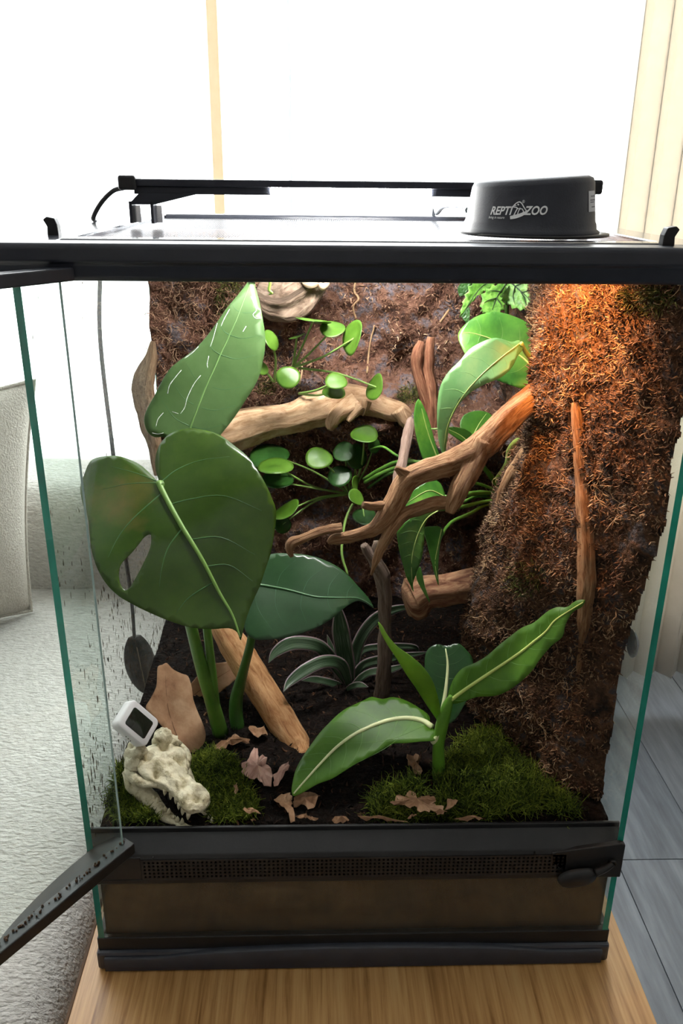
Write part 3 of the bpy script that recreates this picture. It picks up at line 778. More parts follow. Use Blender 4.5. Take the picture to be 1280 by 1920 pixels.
def moss_tuft(cx, cy, rx, ry, n, label, mat, L=(.005, .013)):
    P = []; D = []
    for _ in range(n):
        a, r = random.uniform(0, 6.283), math.sqrt(random.random()); p = hit(cx + rx*r*math.cos(a), cy + ry*r*math.sin(a)); P.append(p); D.append(CC - p)
    D = np.array(D); D = D/np.linalg.norm(D, axis=1)[:, None]*.8 + rng.normal(size=(n, 3))*.7
    V, F = strands(np.array(P), D, rng.uniform(*L, n), rng.uniform(.0003, .0007, n), 4, .6); stuff('moss', V, F, mat, None, label, 'moss')
moss_tuft(1215, 560, 55, 24, 900, 'yellowish moss tuft on the foam bank top under the heat lamp', MOSSD)
moss_tuft(430, 560, 26, 42, 500, 'dull moss tuft on the back wall behind the tall leaf tip', MOSSD)
moss_tuft(985, 1085, 34, 34, 600, 'small moss tuft on the foam bank where the short log meets it', MOSSD)
moss_tuft(770, 742, 26, 16, 350, 'dull moss tuft right of the horizontal log', MOSSD)
moss_tuft(500, 725, 22, 16, 300, 'dull moss tuft behind the horizontal log', MOSSD)

# ------------------------------------------------------------------ driftwood
PALEW = woodmat('pale_driftwood', [(.25, (.15,.075,.035)), (.42, (.40,.245,.135)), (.58, (.56,.385,.24)), (.8, (.68,.50,.33))])
BRANCHW = woodmat('brown_driftwood', [(.25, (.075,.032,.014)), (.42, (.24,.115,.052)), (.58, (.42,.24,.125)), (.8, (.55,.36,.21))], 8, bump=.8)
REDW = woodmat('reddish_driftwood', [(.25, (.05,.018,.010)), (.42, (.18,.065,.035)), (.58, (.32,.15,.085)), (.8, (.48,.30,.19))])
GREYW = woodmat('grey_driftwood', [(.25, (.045,.03,.022)), (.42, (.13,.09,.068)), (.58, (.20,.145,.115)), (.8, (.28,.21,.17))])
LOGW = woodmat('orange_log_wood', [(.25, (.12,.045,.015)), (.42, (.36,.17,.068)), (.58, (.52,.29,.135)), (.8, (.62,.40,.22))], 6)
CORK = woodmat('cork_bark', [(.25, (.05,.032,.022)), (.42, (.17,.115,.08)), (.58, (.30,.22,.165)), (.8, (.42,.33,.26))], 9, bump=1)
K = dict(n=22, ridge=.30, rough=.0012, per=7)
mb = MB()
ptube(mb, [(385,822,30),(425,812,35),(465,800,33),(505,790,28),(545,784,27),(580,772,31),(615,762,35),(648,752,32),(680,752,25),(710,762,20),(735,770,19),(756,776,15),(771,782,7)], .355, .375, seed=2, **K)
ptube(mb, [(668,752,20),(650,765,20),(632,778,16),(622,796,12),(618,806,5)], .352, .340, seed=4, **K)
ptube(mb, [(672,760,14),(662,775,9),(652,790,3)], .345, .338, seed=5, **K)
ptube(mb, [(688,752,10),(684,768,6),(680,780,2)], .35, .344, seed=6, **K)
ptube(mb, [(745,768,14),(758,790,10),(768,806,5)], .36, .36, seed=8, **K)
prop(mb.build('driftwood_log', PALEW), 'pale smooth driftwood log lying horizontally across the back wall', 'driftwood')
mb = MB(); ptube(mb, [(770,786,7),(766,805,9),(760,840,10),(754,870,10),(747,895,10),(741,930,9),(735,960,6)], .30, .22, seed=9, **K)
prop(mb.build('driftwood_twig', woodmat('pinkish_twig', [(.25,(.12,.07,.05)),(.45,(.28,.185,.145)),(.7,(.42,.31,.26))])), 'straight pinkish twig hanging from the right end of the horizontal log', 'driftwood')
mb = MB()
ptube(mb, [(1085,672,22,.20),(1050,702,29,.19),(1010,738,27,.18),(970,768,26,.17),(930,808,26,.16),(890,845,26,.15),(845,868,22,.145),(800,882,20,.14),(765,900,21,.138),(745,930,21,.135),(726,965,19,.13),(700,992,14,.125),(665,1005,11,.12),(640,1010,11,.118),(625,1012,9,.117),(614,1018,3,.116)], seed=11, **K)
ptube(mb, [(640,990,9,.118),(620,992,8,.116),(590,1000,8,.112),(565,1010,8,.108),(548,1018,9,.106),(543,1030,6,.104),(547,1044,2,.103)], seed=12, **K)
ptube(mb, [(905,830,22,.15),(882,878,21,.14),(862,915,19,.13),(848,945,16,.125),(842,962,9,.122)], seed=13, **K)
ptube(mb, [(842,942,9,.13),(815,943,12,.13),(785,953,12,.13),(758,964,13,.13),(738,985,13,.128),(720,1015,11,.125),(706,1048,7,.12),(696,1078,2,.118)], seed=14, **K)
ptube(mb, [(742,948,13,.135),(715,949,9,.13),(695,949,8,.128),(680,945,6,.126)], seed=15, **K)
ptube(mb, [(768,892,14,.138),(752,884,9,.136),(741,877,3,.135)], seed=16, **K)
ptube(mb, [(1058,700,26,.19),(1040,745,24,.20),(1028,785,20,.205),(1012,822,18,.208),(985,862,17,.205),(958,895,15,.20),(943,930,12,.20),(938,970,11,.20),(934,1010,9,.20),(930,1050,5,.20)], seed=17, **K)
prop(mb.build('driftwood_branch', BRANCHW), 'large forked brown driftwood branch reaching left from the foam bank', 'driftwood')
mb = MB()
ptube(mb, [(790,640,5),(782,665,10),(781,690,9),(789,720,10),(798,750,9),(803,775,6)], .34, .34, seed=18, **K)
ptube(mb, [(808,632,6),(804,660,9),(803,695,10),(808,730,11),(810,760,11),(810,800,9),(815,850,7)], .345, .335, seed=19, **K)
prop(mb.build('driftwood_fork', REDW), 'short reddish split stick standing upright before the back wall', 'driftwood')
mb = MB()
ptube(mb, [(682,1022,6),(690,1035,9),(702,1052,12),(714,1075,14),(720,1105,13),(722,1145,13),(722,1190,13),(720,1235,13),(717,1275,13),(714,1312,14)], .185, .20, seed=21, **K)
ptube(mb, [(706,1015,6),(704,1040,9),(710,1070,10)], .19, .187, seed=22, **K)
prop(mb.build('driftwood_stick', GREYW), 'dark grey upright stick standing in the soil at the centre', 'driftwood')
mb = MB()
ptube(mb, [(408,1160,18),(425,1188,25),(450,1228,27),(482,1280,28),(512,1328,28),(540,1374,28),(562,1408,25),(572,1424,18)], .235, .125, seed=23, n=26, ridge=.13, rough=.0008, per=7)
prop(mb.build('driftwood_log', LOGW), 'thick orange-brown log leaning from the soil towards the upper left', 'driftwood')
mb = MB()
ptube(mb, [(762,1128,26),(775,1124,38),(800,1112,31),(835,1108,29),(875,1100,30),(910,1092,29),(945,1092,25),(975,1098,20),(1005,1100,14)], .215, .23, seed=24, **K)
prop(mb.build('driftwood_log', woodmat('wet_red_wood', [(.25,(.05,.018,.010)),(.42,(.16,.062,.032)),(.56,(.30,.165,.09)),(.8,(.46,.31,.19))], 6)), 'short reddish log stub jutting left from the foam bank', 'driftwood')
mb = MB()
L = [(1078,755,7),(1083,800,11),(1086,850,12),(1092,900,14),(1098,950,17),(1101,1000,18),(1104,1050,19),(1104,1095,19),(1100,1135,16),(1094,1180,10),(1088,1225,6),(1084,1262,3)]
P = [hit(u, v, .002) for u, v, r in L]; P = [np.array(p) for p in P]
for i in range(1, len(P)-1): P[i] = (P[i-1] + 2*P[i] + P[i+1]) / 4
tube(mb, P, [r*px2m(p) for (u, v, r), p in zip(L, P)], seed=25, **K)
prop(mb.build('driftwood_strip', BRANCHW), 'long upright wood strip set into the right foam bank', 'driftwood')
mb = MB()
ptube(mb, [(287,640,4),(284,668,10),(274,700,17),(270,730,19),(276,765,18),(284,805,15),(292,845,12),(298,890,8)], .405, .40, seed=26, **K)
ptube(mb, [(262,715,6),(261,745,9),(268,785,9),(275,820,5)], .398, .396, seed=27, **K)
prop(mb.build('cork_bark', woodmat('tan_bark', [(.25,(.12,.07,.04)),(.42,(.27,.17,.10)),(.58,(.42,.29,.18)),(.8,(.55,.41,.28))], 9, bump=1)), 'upright tan bark piece in the back left corner', 'bark')
mb = MB()
ptube(mb, [(478,545,20),(505,560,34),(535,560,38),(562,545,36),(590,525,28),(615,505,14)], .372, .375, seed=28, n=26, ridge=.4, rough=.003, per=7)
o = mb.build('cork_bark', CORK); prop(o, 'grey cork bark lump at the top of the back wall', 'bark')
PALEB = woodmat('pale_bark', [(.25,(.25,.15,.09)),(.5,(.62,.46,.33)),(.8,(.78,.66,.53))])
for (cx, cy, r, s0) in ((583,525,17,29), (605,532,11,30), (640,518,12,31)):
    mb = MB(); tube(mb, [at(cx - r, cy - 4, Y=.355), at(cx, cy + 5, Y=.35), at(cx + r, cy - 2, Y=.356)], np.array([.6, 1, .5])*r*.55*px2m(at(cx, cy, Y=.35)), n=12, ridge=.5, rough=.002, seed=s0)
    prop(mb.build('bark_curl', PALEB), {29: 'largest pale bark curl on top of the grey cork lump', 30: 'small pale bark curl at the right end of the cork lump', 31: 'separate pale bark curl right of the cork lump'}[s0], 'bark', 'pale bark curls')

# ------------------------------------------------------------------ leaves
def closed_smooth(P, per=3):
    P = np.asarray(P, float); n = len(P); out = []
    for i in range(n):
        a, b, c, d = P[i-1], P[i], P[(i+1) % n], P[(i+2) % n]
        for t in np.arange(per) / per:
            out.append(.5*((2*b) + (-a+c)*t + (2*a-5*b+4*c-d)*t*t + (-a+3*b-3*c+d)*t**3))
    return np.array(out)
def rot(v, ax, ang):
    return v*math.cos(ang) + np.cross(ax, v)*math.sin(ang) + ax*(ax @ v)*(1 - math.cos(ang))
def leaf(parent, outline, base, Yb, tip, Yt, mat, twist=0, hole=None, midrib=None, ribmat=None, rib=2.5, veins=(), veinmat=None, vein=.9, fold=.12, arch=.0, wave=.03, seed=0, thick=.0007, name='leaf', res=24, per=3, relief=0, label=None, serr=0, marks=()):
    B, T = at(*base, Y=Yb), at(*tip, Y=Yt); a = T - B; Ln = np.linalg.norm(a); a /= Ln
    w = CC - (B + T)/2; w /= np.linalg.norm(w)
    sd = np.cross(a, w); sd /= np.linalg.norm(sd); nn = np.cross(sd, a)
    sd, nn = rot(sd, a, math.radians(twist)), rot(nn, a, math.radians(twist))
    def loc(u, v):
        d = ray(u, v); p = CC + d * (((B - CC) @ nn) / (d @ nn)) - B; return np.array([p @ a, p @ sd])
    mid = smooth_path([loc(*q) for q in midrib], 4) if midrib else np.array([[0, 0], [Ln, 0]])
    def dmid(q): return float(np.min(np.linalg.norm(mid - q, axis=1)))
    def lift(q):
        s, t = q; dm = dmid(q)
        h = fold*dm*(1 - .6*dm/(.5*Ln)) - arch*((s - Ln*.45)**2)/Ln + wave*Ln*.5*mn.noise(Vector((s/Ln*2.2 + seed, t/Ln*2.2, seed)))
        if relief: h += relief*mn.noise(Vector((s/Ln*16 + seed, t/Ln*16, 3.1)))
        return h
    def w3(q, off=0): return B + a*q[0] + sd*q[1] + w*lift(q) + nn*off
    O = closed_smooth([loc(*q) for q in outline], per)
    if serr:
        c = O.mean(axis=0); O = np.array([p + (p - c)/np.linalg.norm(p - c)*serr*(1 if i % 2 else -1) for i, p in enumerate(O)])
    loops = [O] + ([closed_smooth([loc(*q) for q in hole], per)] if hole else [])
    pts = []; eds = []
    for lp in loops:
        n0 = len(pts); k = len(lp); pts += [tuple(p) for p in lp]; eds += [(n0 + i, n0 + (i+1) % k) for i in range(k)]
    st = max(np.ptp(O[:, 0]), np.ptp(O[:, 1])) / res
    pol = [tuple(p) for p in O]; hp = [tuple(p) for p in loops[1]] if hole else None
    for i, s in enumerate(np.arange(O[:, 0].min(), O[:, 0].max(), st)):
        for t in np.arange(O[:, 1].min(), O[:, 1].max(), st):
            q = (s + .01*st, t + (.5*st if i % 2 else 0))
            if inpoly(*q, pol) and not (hp and inpoly(*q, hp)) and np.min(np.linalg.norm(O - q, axis=1)) > .4*st: pts.append(q)
    r = delaunay_2d_cdt([Vector(p) for p in pts], eds, [], 0, 1e-7)
    vo, fo = r[0], r[2]; F = []
    for f in fo:
        c = (sum(vo[i][0] for i in f)/len(f), sum(vo[i][1] for i in f)/len(f))
        if inpoly(*c, pol) and not (hp and inpoly(*c, hp)): F.append(tuple(f))
    V = [w3(np.array(q)) for q in vo]
    o = mesh(name, V, F, mat, parent, uv=[(q[0]/Ln, q[1]/Ln) for q in vo], solid=thick)
    if label: o['label'] = label
    if midrib and ribmat:
        mb = MB(); Q = smooth_path([loc(*q) for q in midrib], 5); k = len(Q)
        R = np.array([rib*px2m(B)*(1.05 - .8*i/(k-1)) for i in range(k)])
        V, Fc, UV = tube_geo(np.array([w3(q, R[i]*.15 + thick*.5) for i, q in enumerate(Q)]), R, n=8); mb.add(V, Fc, UV); mb.build('midrib', ribmat, o)
    if veins and (veinmat or ribmat):
        mb = MB()
        for vn in veins:
            Q = smooth_path([loc(*q) for q in vn], 5); k = len(Q); R = np.array([vein*px2m(B)*(1.05 - .85*i/(k-1)) for i in range(k)])
            V, Fc, UV = tube_geo(np.array([w3(q, thick*.5 + .7*relief - .45*R[i]) for i, q in enumerate(Q)]), R, n=6); mb.add(V, Fc, UV)
        mb.build('veins', veinmat or ribmat, o)['kind'] = 'stuff'
    if marks:
        mb = MB()
        for mk in marks:
            Q = smooth_path([loc(*q) for q in mk], 5); k = len(Q); R = np.array([(.5 + .9*abs(mn.noise(Vector((i*.7, mk[0][0], 0)))))*px2m(B) for i in range(k)])
            V, Fc, UV = tube_geo(np.array([w3(q, thick*.5) for q in Q]), R, n=5); mb.add(V, Fc, UV)
        mb.build('mineral_marks', flat('white_mineral', (.72,.78,.72), .7), o)['kind'] = 'stuff'
    return o
def stem(parent, L, mat, Y0=None, Y1=None, name='stem', **k):
    mb = MB(); ptube(mb, L, Y0, Y1, n=10, **k); return mb.build(name, mat, parent)
def fan(mid, outline, n, grow=.82, side=(1, -1), fwd=.35):
    """lateral vein paths from the midrib towards the edge, in photo space"""
    M_ = smooth_path(mid, 8); O = [tuple(p) for p in outline]; out = []
    for i in range(n):
        k = int((i + .6)/n * (len(M_) - 2)); p = M_[k]; d = M_[min(k+2, len(M_)-1)] - M_[k]; d /= np.linalg.norm(d) + 1e-9
        for sg in side:
            q = np.array([-d[1], d[0]])*sg + d*fwd*1.3; q /= np.linalg.norm(q); L = 2
            while inpoly(*(p + q*L), O) and L < 400: L += 3
            if L < 8: continue
            e = p + q*L*grow; c = p + q*L*grow*.5 - d*L*.10
            out.append([tuple(p), tuple(c), tuple(e)])
    return out

GL = leafmat('glossy_green_leaf', [(.3, (.020,.062,.008)), (.5, (.036,.102,.014)), (.7, (.062,.155,.026))], 9, .30)
GLL = leafmat('waxy_mid_green_leaf', [(.3, (.048,.105,.028)), (.5, (.076,.150,.046)), (.7, (.11,.20,.072))], 11, .33, bump=.3, bscale=26)
GLD = leafmat('deep_green_leaf', [(.3, (.011,.038,.011)), (.5, (.020,.062,.021)), (.7, (.038,.095,.036))], 11, .28, bump=.3, bscale=26)
RIBG = flat('pale_green_rib', (.16,.30,.06), .45)
RIBD = flat('green_vein', (.045,.14,.03), .45)
STEMG = noisy('green_stem', [(.3, (.05,.14,.015)), (.7, (.11,.24,.035))], 30, .4, .1, spec=.5)
STEMD = noisy('dark_green_stem', [(.3, (.02,.07,.010)), (.7, (.045,.12,.018))], 30, .4, .1, spec=.5)

# split-leaf plant on the left
pb = at(420, 1372, Z=.142)
mon = thing('split_leaf_plant', pb, 'large leafy green plant with one heart-shaped leaf holed near its edge', 'plant')
A_out = [(470,521),(481,518),(478,533),(486,565),(493,604),(497,640),(492,680),(481,716),(459,752),(438,784),(416,812),(398,834),(370,845),(335,834),(308,820),(290,820),(276,809),(270,787),(276,766),(290,741),(305,712),(323,687),(352,665),(373,647),(391,626),(409,601),(427,575),(445,554),(459,536)]
MARKS = [[(372,650),(360,662),(346,672)],[(407,606),(400,632),(394,650)],[(391,668),(388,682),(389,690)],[(470,556),(476,570),(480,582),(474,590),(479,597),(488,597)],[(461,612),(455,622)],[(340,694),(330,706),(318,722),(314,738)],[(376,704),(366,716),(358,730),(350,748),(346,764),(338,776)],[(306,774),(296,786),(292,800)],[(285,812),(296,814),(306,812)],[(322,772),(334,776)],[(430,580),(420,598),(414,612)]]
GLB = leafmat('glossy_green_leaf_blotched', [(.3, (.020,.046,.003)), (.5, (.034,.076,.006)), (.7, (.058,.115,.012))], 11, .24, bump=.35, bscale=26)
_nt = GLB.node_tree; _p = _nt.nodes['Principled BSDF']; _old = _p.inputs['Base Color'].links[0].from_socket
_c = at(238, 962, Y=.125) - pb
_d = N(_nt, 'ShaderNodeVectorMath', operation='DISTANCE'); _d.inputs[1].default_value = tuple(_c); _nt.links.new(coords(_nt, 'Object'), _d.inputs[0])
_n = N(_nt, 'ShaderNodeTexNoise', Scale=55, Detail=5); _nt.links.new(coords(_nt, 'Object'), _n.inputs['Vector'])
_a = N(_nt, 'ShaderNodeMath', operation='MULTIPLY_ADD'); _a.inputs[1].default_value = .05; _nt.links.new(_n.outputs['Fac'], _a.inputs[0]); _nt.links.new(_d.outputs['Value'], _a.inputs[2])
_m = N(_nt, 'ShaderNodeMapRange'); _nt.links.new(_a.outputs[0], _m.inputs[0])
for _i, _q in ((1, .028), (2, .062), (3, .75), (4, 0.0)): _m.inputs[_i].default_value = _q
_new = mix(_nt, _m.outputs[0], _old, (.24, .15, .05)); _nt.links.new(_new, _p.inputs['Base Color'])
A_mid = [(352,815),(366,775),(387,723),(416,658),(438,611),(459,557),(472,524)]
leaf(mon, A_out, (352,815), .192, (472,524), .268, GLL, 4, midrib=A_mid, ribmat=flat('pale_waxy_rib', (.14,.27,.08), .45), rib=2.2, veins=fan(A_mid[:-1], A_out, 6), veinmat=flat('waxy_vein', (.055,.16,.05), .5), fold=.16, arch=.1, wave=.05, seed=1.5, marks=MARKS, label='tall narrow leaf with a curled tip')
stem(mon, [(470,524,5),(483,518,5),(497,521,4),(506,529,3),(504,543,2.5),(510,549,2),(504,552,1.5)], flat('curled_tip', (.22,.36,.06), .45), .268, .27, name='leaf_tip')
B_out = [(297,903),(291,880),(290,859),(296,834),(312,813),(334,802),(359,799),(387,804),(413,814),(438,834),(463,856),(481,881),(499,913),(509,935),(517,958),(515,993),(508,1037),(498,1068),(488,1099),(477,1123),(467,1147),(459,1172),(452,1202),(445,1187),(429,1179),(395,1181),(361,1178),(326,1168),(292,1154),(264,1141),(244,1130),(223,1117),(202,1096),(185,1068),(173,1034),(168,1000),(163,969),(153,945),(147,913),(154,888),(165,863),(183,854),(215,852),(240,859),(262,870),(280,886)]
B_hole = [(283,1003),(271,1007),(261,1020),(247,1037),(230,1055),(224,1072),(226,1092),(235,1106),(244,1101),(256,1082),(270,1055),(282,1027)]
B_mid = [(297,903),(306,924),(340,986),(378,1048),(412,1113),(436,1154),(451,1196)]
leaf(mon, B_out, (297,903), .120, (452,1202), .035, GLB, -4, hole=B_hole, midrib=B_mid, ribmat=RIBG, rib=6, veins=[[(305,922),(250,972),(223,1006),(204,1045)],[(342,990),(315,1028),(303,1068),(299,1100)],[(318,946),(360,935),(420,930),(490,958)],[(299,905),(330,880),(375,862),(430,856)],[(299,904),(240,906),(190,916)],[(298,903),(255,886),(205,872)],[(356,1012),(415,1008),(478,1040)],[(385,1062),(430,1060),(474,1090)],[(400,1092),(355,1120),(330,1150)]], veinmat=RIBD, vein=1.5, fold=.10, arch=.16, wave=.10, seed=3.7, res=40, label='big heart-shaped leaf with an oval hole')
C_out = [(514,1038),(542,1038),(576,1041),(607,1050),(635,1064),(655,1081),(672,1100),(690,1120),(701,1140),(686,1131),(669,1127),(648,1138),(624,1158),(597,1175),(566,1187),(532,1196),(501,1199),(480,1199),(462,1188),(456,1160),(460,1110),(474,1068),(492,1046)]
C_mid = [(462,1096),(494,1098),(542,1107),(590,1119),(635,1121),(672,1122),(698,1136)]
leaf(mon, C_out, (462,1096), .130, (700,1140), .115, GLD, -24, midrib=C_mid, ribmat=flat('rib_deep', (.07,.18,.07), .45), rib=2.6, veins=fan(C_mid[:-1], C_out, 5), veinmat=flat('vein_deep', (.03,.10,.04), .5), fold=.06, arch=.12, wave=.06, seed=5.1, label='dark leaf pointing right')
stem(mon, [(352,1150,11),(362,1190,11),(378,1252,12),(396,1312,13),(414,1376,15)], STEMG, .12, .155)
stem(mon, [(386,1160,8),(391,1205,8),(398,1262,8),(405,1310,6),(412,1360,4)], STEMG, .135, .15)
stem(mon, [(356,815,5),(372,850,7),(380,950,8),(384,1080,8),(388,1165,8)], STEMG, .197, .135)
stem(mon, [(300,905,7,.124),(312,935,8,.128),(330,1010,9,.115),(345,1090,10,.12),(353,1155,11,.12)], STEMG)
stem(mon, [(464,1100,5,.134),(472,1150,7,.139),(471,1198,8,.145),(457,1255,9,.16),(442,1318,13,.17),(446,1370,13,.165)], STEMD)

# round-leaved plants (two)
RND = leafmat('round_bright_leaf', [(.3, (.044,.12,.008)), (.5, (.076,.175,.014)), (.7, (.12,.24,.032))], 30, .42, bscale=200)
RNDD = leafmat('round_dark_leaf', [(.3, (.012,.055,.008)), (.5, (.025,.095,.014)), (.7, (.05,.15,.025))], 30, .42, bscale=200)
PET = flat('pale_petiole', (.20,.33,.08), .45)
def disc_leaf(parent, c, a, b, ang, Y, mat, hub, hubY, bend=(0, 0), down=False):
    C0 = at(*c, Y=Y); rad = max(a, b)*px2m(C0); e = min(a, b)/max(a, b)
    th = math.radians(ang); M1 = RT*math.cos(th) - UP*math.sin(th); M2 = RT*math.sin(th) + UP*math.cos(th)
    if a < b: M1, M2 = M2, -M1
    if (M2[2] < 0) != down: M2 = -M2
    w = CC - C0; w /= np.linalg.norm(w)
    nn = w*e + M2*math.sqrt(max(0, 1 - e*e)); e2 = np.cross(nn, M1); V = [C0]; F = []; nr, ns = 5, 26
    for i in range(1, nr + 1):
        for k in range(ns):
            t = 2*math.pi*k/ns; r = rad*i/nr*(1 + .025*math.sin(3*t + c[0]))
            V.append(C0 + (M1*math.cos(t) + e2*math.sin(t))*r + nn*((.10 if c[0] % 2 else -.09)*rad*(i/nr)**2 + .07*rad*math.sin(2*t + c[1])*(i/nr)))
    for k in range(ns): F.append((0, 1 + k, 1 + (k+1) % ns))
    for i in range(nr - 1):
        for k in range(ns): F.append((1+i*ns+k, 1+(i+1)*ns+k, 1+(i+1)*ns+(k+1) % ns, 1+i*ns+(k+1) % ns))
    o = mesh('leaf', V, F, mat, parent, solid=.0005)
    H = at(*hub, Y=hubY); mid = (C0 - nn*.002 + H)/2 + RT*bend[0]*px2m(C0) + UP*bend[1]*px2m(C0) 
    mb = MB(); tube(mb, [H, mid, C0 - nn*.0006], [.0014, .0012, .0009], n=8); mb.build('petiole', PET, o)
hubU = (548, 690)
pu = thing('round_leaf_plant', at(552, 726, Y=.37), 'round-leaved plant rooted above the horizontal log', 'plant', 'round-leaved plants')
for (c, a, b, ang, Y, hb, bd) in (((510,638),12,21,-20,.33,(514,716),(6,4)), ((588,599),34,6,8,.325,hubU,(0,0)), ((623,618),24,18,0,.33,hubU,(-6,-8)), ((663,634),17,34,8,.315,hubU,(0,-6)), ((540,707),23,22,0,.315,(552,700),(0,0)), ((630,714),21,17,10,.31,(560,738),(0,-4)), ((626,734),22,15,5,.318,(560,738),(0,-4)), ((705,726),14,26,14,.32,(560,690),(0,8)), ((556,630),16,4,-18,.335,hubU,(0,0)), ((492,690),10,14,-20,.34,(513,716),(-4,8))):
    disc_leaf(pu, c, a, b, ang, Y, RND, hb, .36, bd)
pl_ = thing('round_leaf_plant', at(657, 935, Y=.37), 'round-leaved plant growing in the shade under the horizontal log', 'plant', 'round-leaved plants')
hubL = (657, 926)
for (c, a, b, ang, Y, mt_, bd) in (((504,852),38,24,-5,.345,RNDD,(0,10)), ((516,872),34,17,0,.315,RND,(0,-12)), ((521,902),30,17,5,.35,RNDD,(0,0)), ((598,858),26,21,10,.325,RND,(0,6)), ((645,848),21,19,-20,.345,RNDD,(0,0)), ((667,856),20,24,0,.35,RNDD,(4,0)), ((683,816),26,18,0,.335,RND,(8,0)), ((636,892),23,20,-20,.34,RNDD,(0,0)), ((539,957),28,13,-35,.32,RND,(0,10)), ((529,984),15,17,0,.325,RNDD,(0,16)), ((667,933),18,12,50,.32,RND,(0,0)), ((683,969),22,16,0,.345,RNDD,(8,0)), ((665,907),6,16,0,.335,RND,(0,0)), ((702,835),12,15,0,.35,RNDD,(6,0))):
    disc_leaf(pl_, c, a, b, ang, Y, mt_, hubL, .365, bd)
stem(pl_, [(661,945,2.5),(650,968,2.5),(643,1000,2.5),(641,1040,2.5),(652,1078,2)], PET, .33, .29, name='runner')

# trailing plant hanging from the foam bank
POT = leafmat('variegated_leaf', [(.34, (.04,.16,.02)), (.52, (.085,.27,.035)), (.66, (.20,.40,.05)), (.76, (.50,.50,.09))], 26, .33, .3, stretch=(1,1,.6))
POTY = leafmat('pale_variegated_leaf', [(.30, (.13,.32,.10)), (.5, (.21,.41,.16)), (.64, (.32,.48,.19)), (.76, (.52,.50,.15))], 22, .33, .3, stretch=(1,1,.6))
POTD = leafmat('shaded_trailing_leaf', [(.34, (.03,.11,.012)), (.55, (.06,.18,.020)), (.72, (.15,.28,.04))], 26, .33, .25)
RIBY = flat('yellow_green_rib', (.38,.48,.13), .45)
pot = thing('trailing_vine', at(930, 915, Y=.30), 'trailing vine with pointed yellow-flecked leaves hanging from the foam bank', 'plant')
P1 = [(858,630),(867,613),(892,594),(926,585),(959,592),(989,606),(1014,628),(1028,647),(1026,668),(1016,689),(1002,710),(989,727),(972,727),(951,720),(932,713),(909,700),(883,680),(867,655)]
leaf(pot, P1, (1008,700), .225, (858,626), .26, POT, 24, midrib=[(1008,698),(975,668),(930,640),(885,625),(862,626)], ribmat=RIBY, rib=2, veins=fan([(1000,690),(960,655),(900,630),(870,628)], P1, 5), veinmat=flat('flecked_vein', (.12,.28,.05), .5), fold=.15, arch=.1, wave=.08, seed=7.7)
P2 = [(832,860),(822,832),(819,794),(820,756),(826,723),(841,697),(862,676),(879,655),(905,640),(930,633),(959,640),(973,637),(981,651),(970,668),(959,689),(938,708),(909,720),(883,735),(862,756),(845,786),(839,815),(835,841)]
P2m = [(977,642),(943,668),(905,701),(867,744),(840,794),(831,845)]
leaf(pot, P2, (977,642), .185, (832,860), .165, POTY, 14, midrib=P2m, ribmat=RIBY, rib=1.6, veins=fan(P2m[:-1], P2, 6), veinmat=flat('pale_vein', (.18,.36,.09), .5), fold=.10, arch=.25, wave=.07, seed=8.3)
P3 = [(784,748),(776,773),(778,807),(786,841),(797,870),(812,872),(826,864),(816,832),(807,798),(797,769)]
leaf(pot, P3, (822,866), .27, (785,750), .28, POT, 20, midrib=[(822,866),(803,815),(787,755)], ribmat=RIBY, rib=1.4, fold=.2, wave=.04, seed=9.1)
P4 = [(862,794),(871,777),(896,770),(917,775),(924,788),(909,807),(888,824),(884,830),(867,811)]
leaf(pot, P4, (882,828), .26, (912,774), .28, POTD, 0, midrib=[(882,828),(895,800),(911,776)], ribmat=RIBY, rib=1.2, fold=.1, wave=.05, seed=9.9)
P5 = [(834,803),(858,801),(879,808),(889,822),(884,837),(862,825)]
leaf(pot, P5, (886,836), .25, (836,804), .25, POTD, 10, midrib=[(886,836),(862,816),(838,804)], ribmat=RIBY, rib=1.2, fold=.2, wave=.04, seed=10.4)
P6 = [(752,950),(756,936),(763,928),(782,914),(799,904),(812,900),(823,904),(830,916),(834,930),(825,948),(795,962),(765,962)]
leaf(pot, P6, (834,932), .20, (752,950), .19, POT, 15, midrib=[(834,932),(805,920),(775,935),(754,949)], ribmat=RIBY, rib=1.3, fold=.15, arch=.1, wave=.05, seed=11.2)
P7 = [(744,997),(746,1019),(750,1040),(756,1062),(762,1083),(769,1098),(775,1110),(774,1094),(780,1076),(786,1059),(792,1038),(795,1010),(796,987),(804,969),(816,957),(795,955),(767,974),(752,986)]
P7m = [(821,957),(801,971),(786,995),(776,1025),(771,1057),(773,1100)]
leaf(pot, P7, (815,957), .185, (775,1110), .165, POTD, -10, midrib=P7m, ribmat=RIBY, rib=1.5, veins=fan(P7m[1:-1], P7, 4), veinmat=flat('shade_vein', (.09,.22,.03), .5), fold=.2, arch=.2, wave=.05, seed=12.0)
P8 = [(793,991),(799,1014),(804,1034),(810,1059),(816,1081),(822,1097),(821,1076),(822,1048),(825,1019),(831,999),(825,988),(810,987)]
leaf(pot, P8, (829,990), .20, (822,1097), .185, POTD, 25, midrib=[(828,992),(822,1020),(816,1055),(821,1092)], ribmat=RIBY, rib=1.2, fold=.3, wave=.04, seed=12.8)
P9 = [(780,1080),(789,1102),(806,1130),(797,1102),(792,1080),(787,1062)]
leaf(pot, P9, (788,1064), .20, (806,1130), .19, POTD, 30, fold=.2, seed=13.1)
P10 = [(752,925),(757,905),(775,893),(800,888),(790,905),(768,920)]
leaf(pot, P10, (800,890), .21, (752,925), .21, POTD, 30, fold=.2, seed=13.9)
stem(pot, [(1000,760,4),(995,785,5),(985,815,5),(965,830,5.5),(954,845,5),(951,866,5),(940,884,4),(925,905,4)], flat('vine_stem', (.24,.36,.08), .5), .22, .29, name='vine')
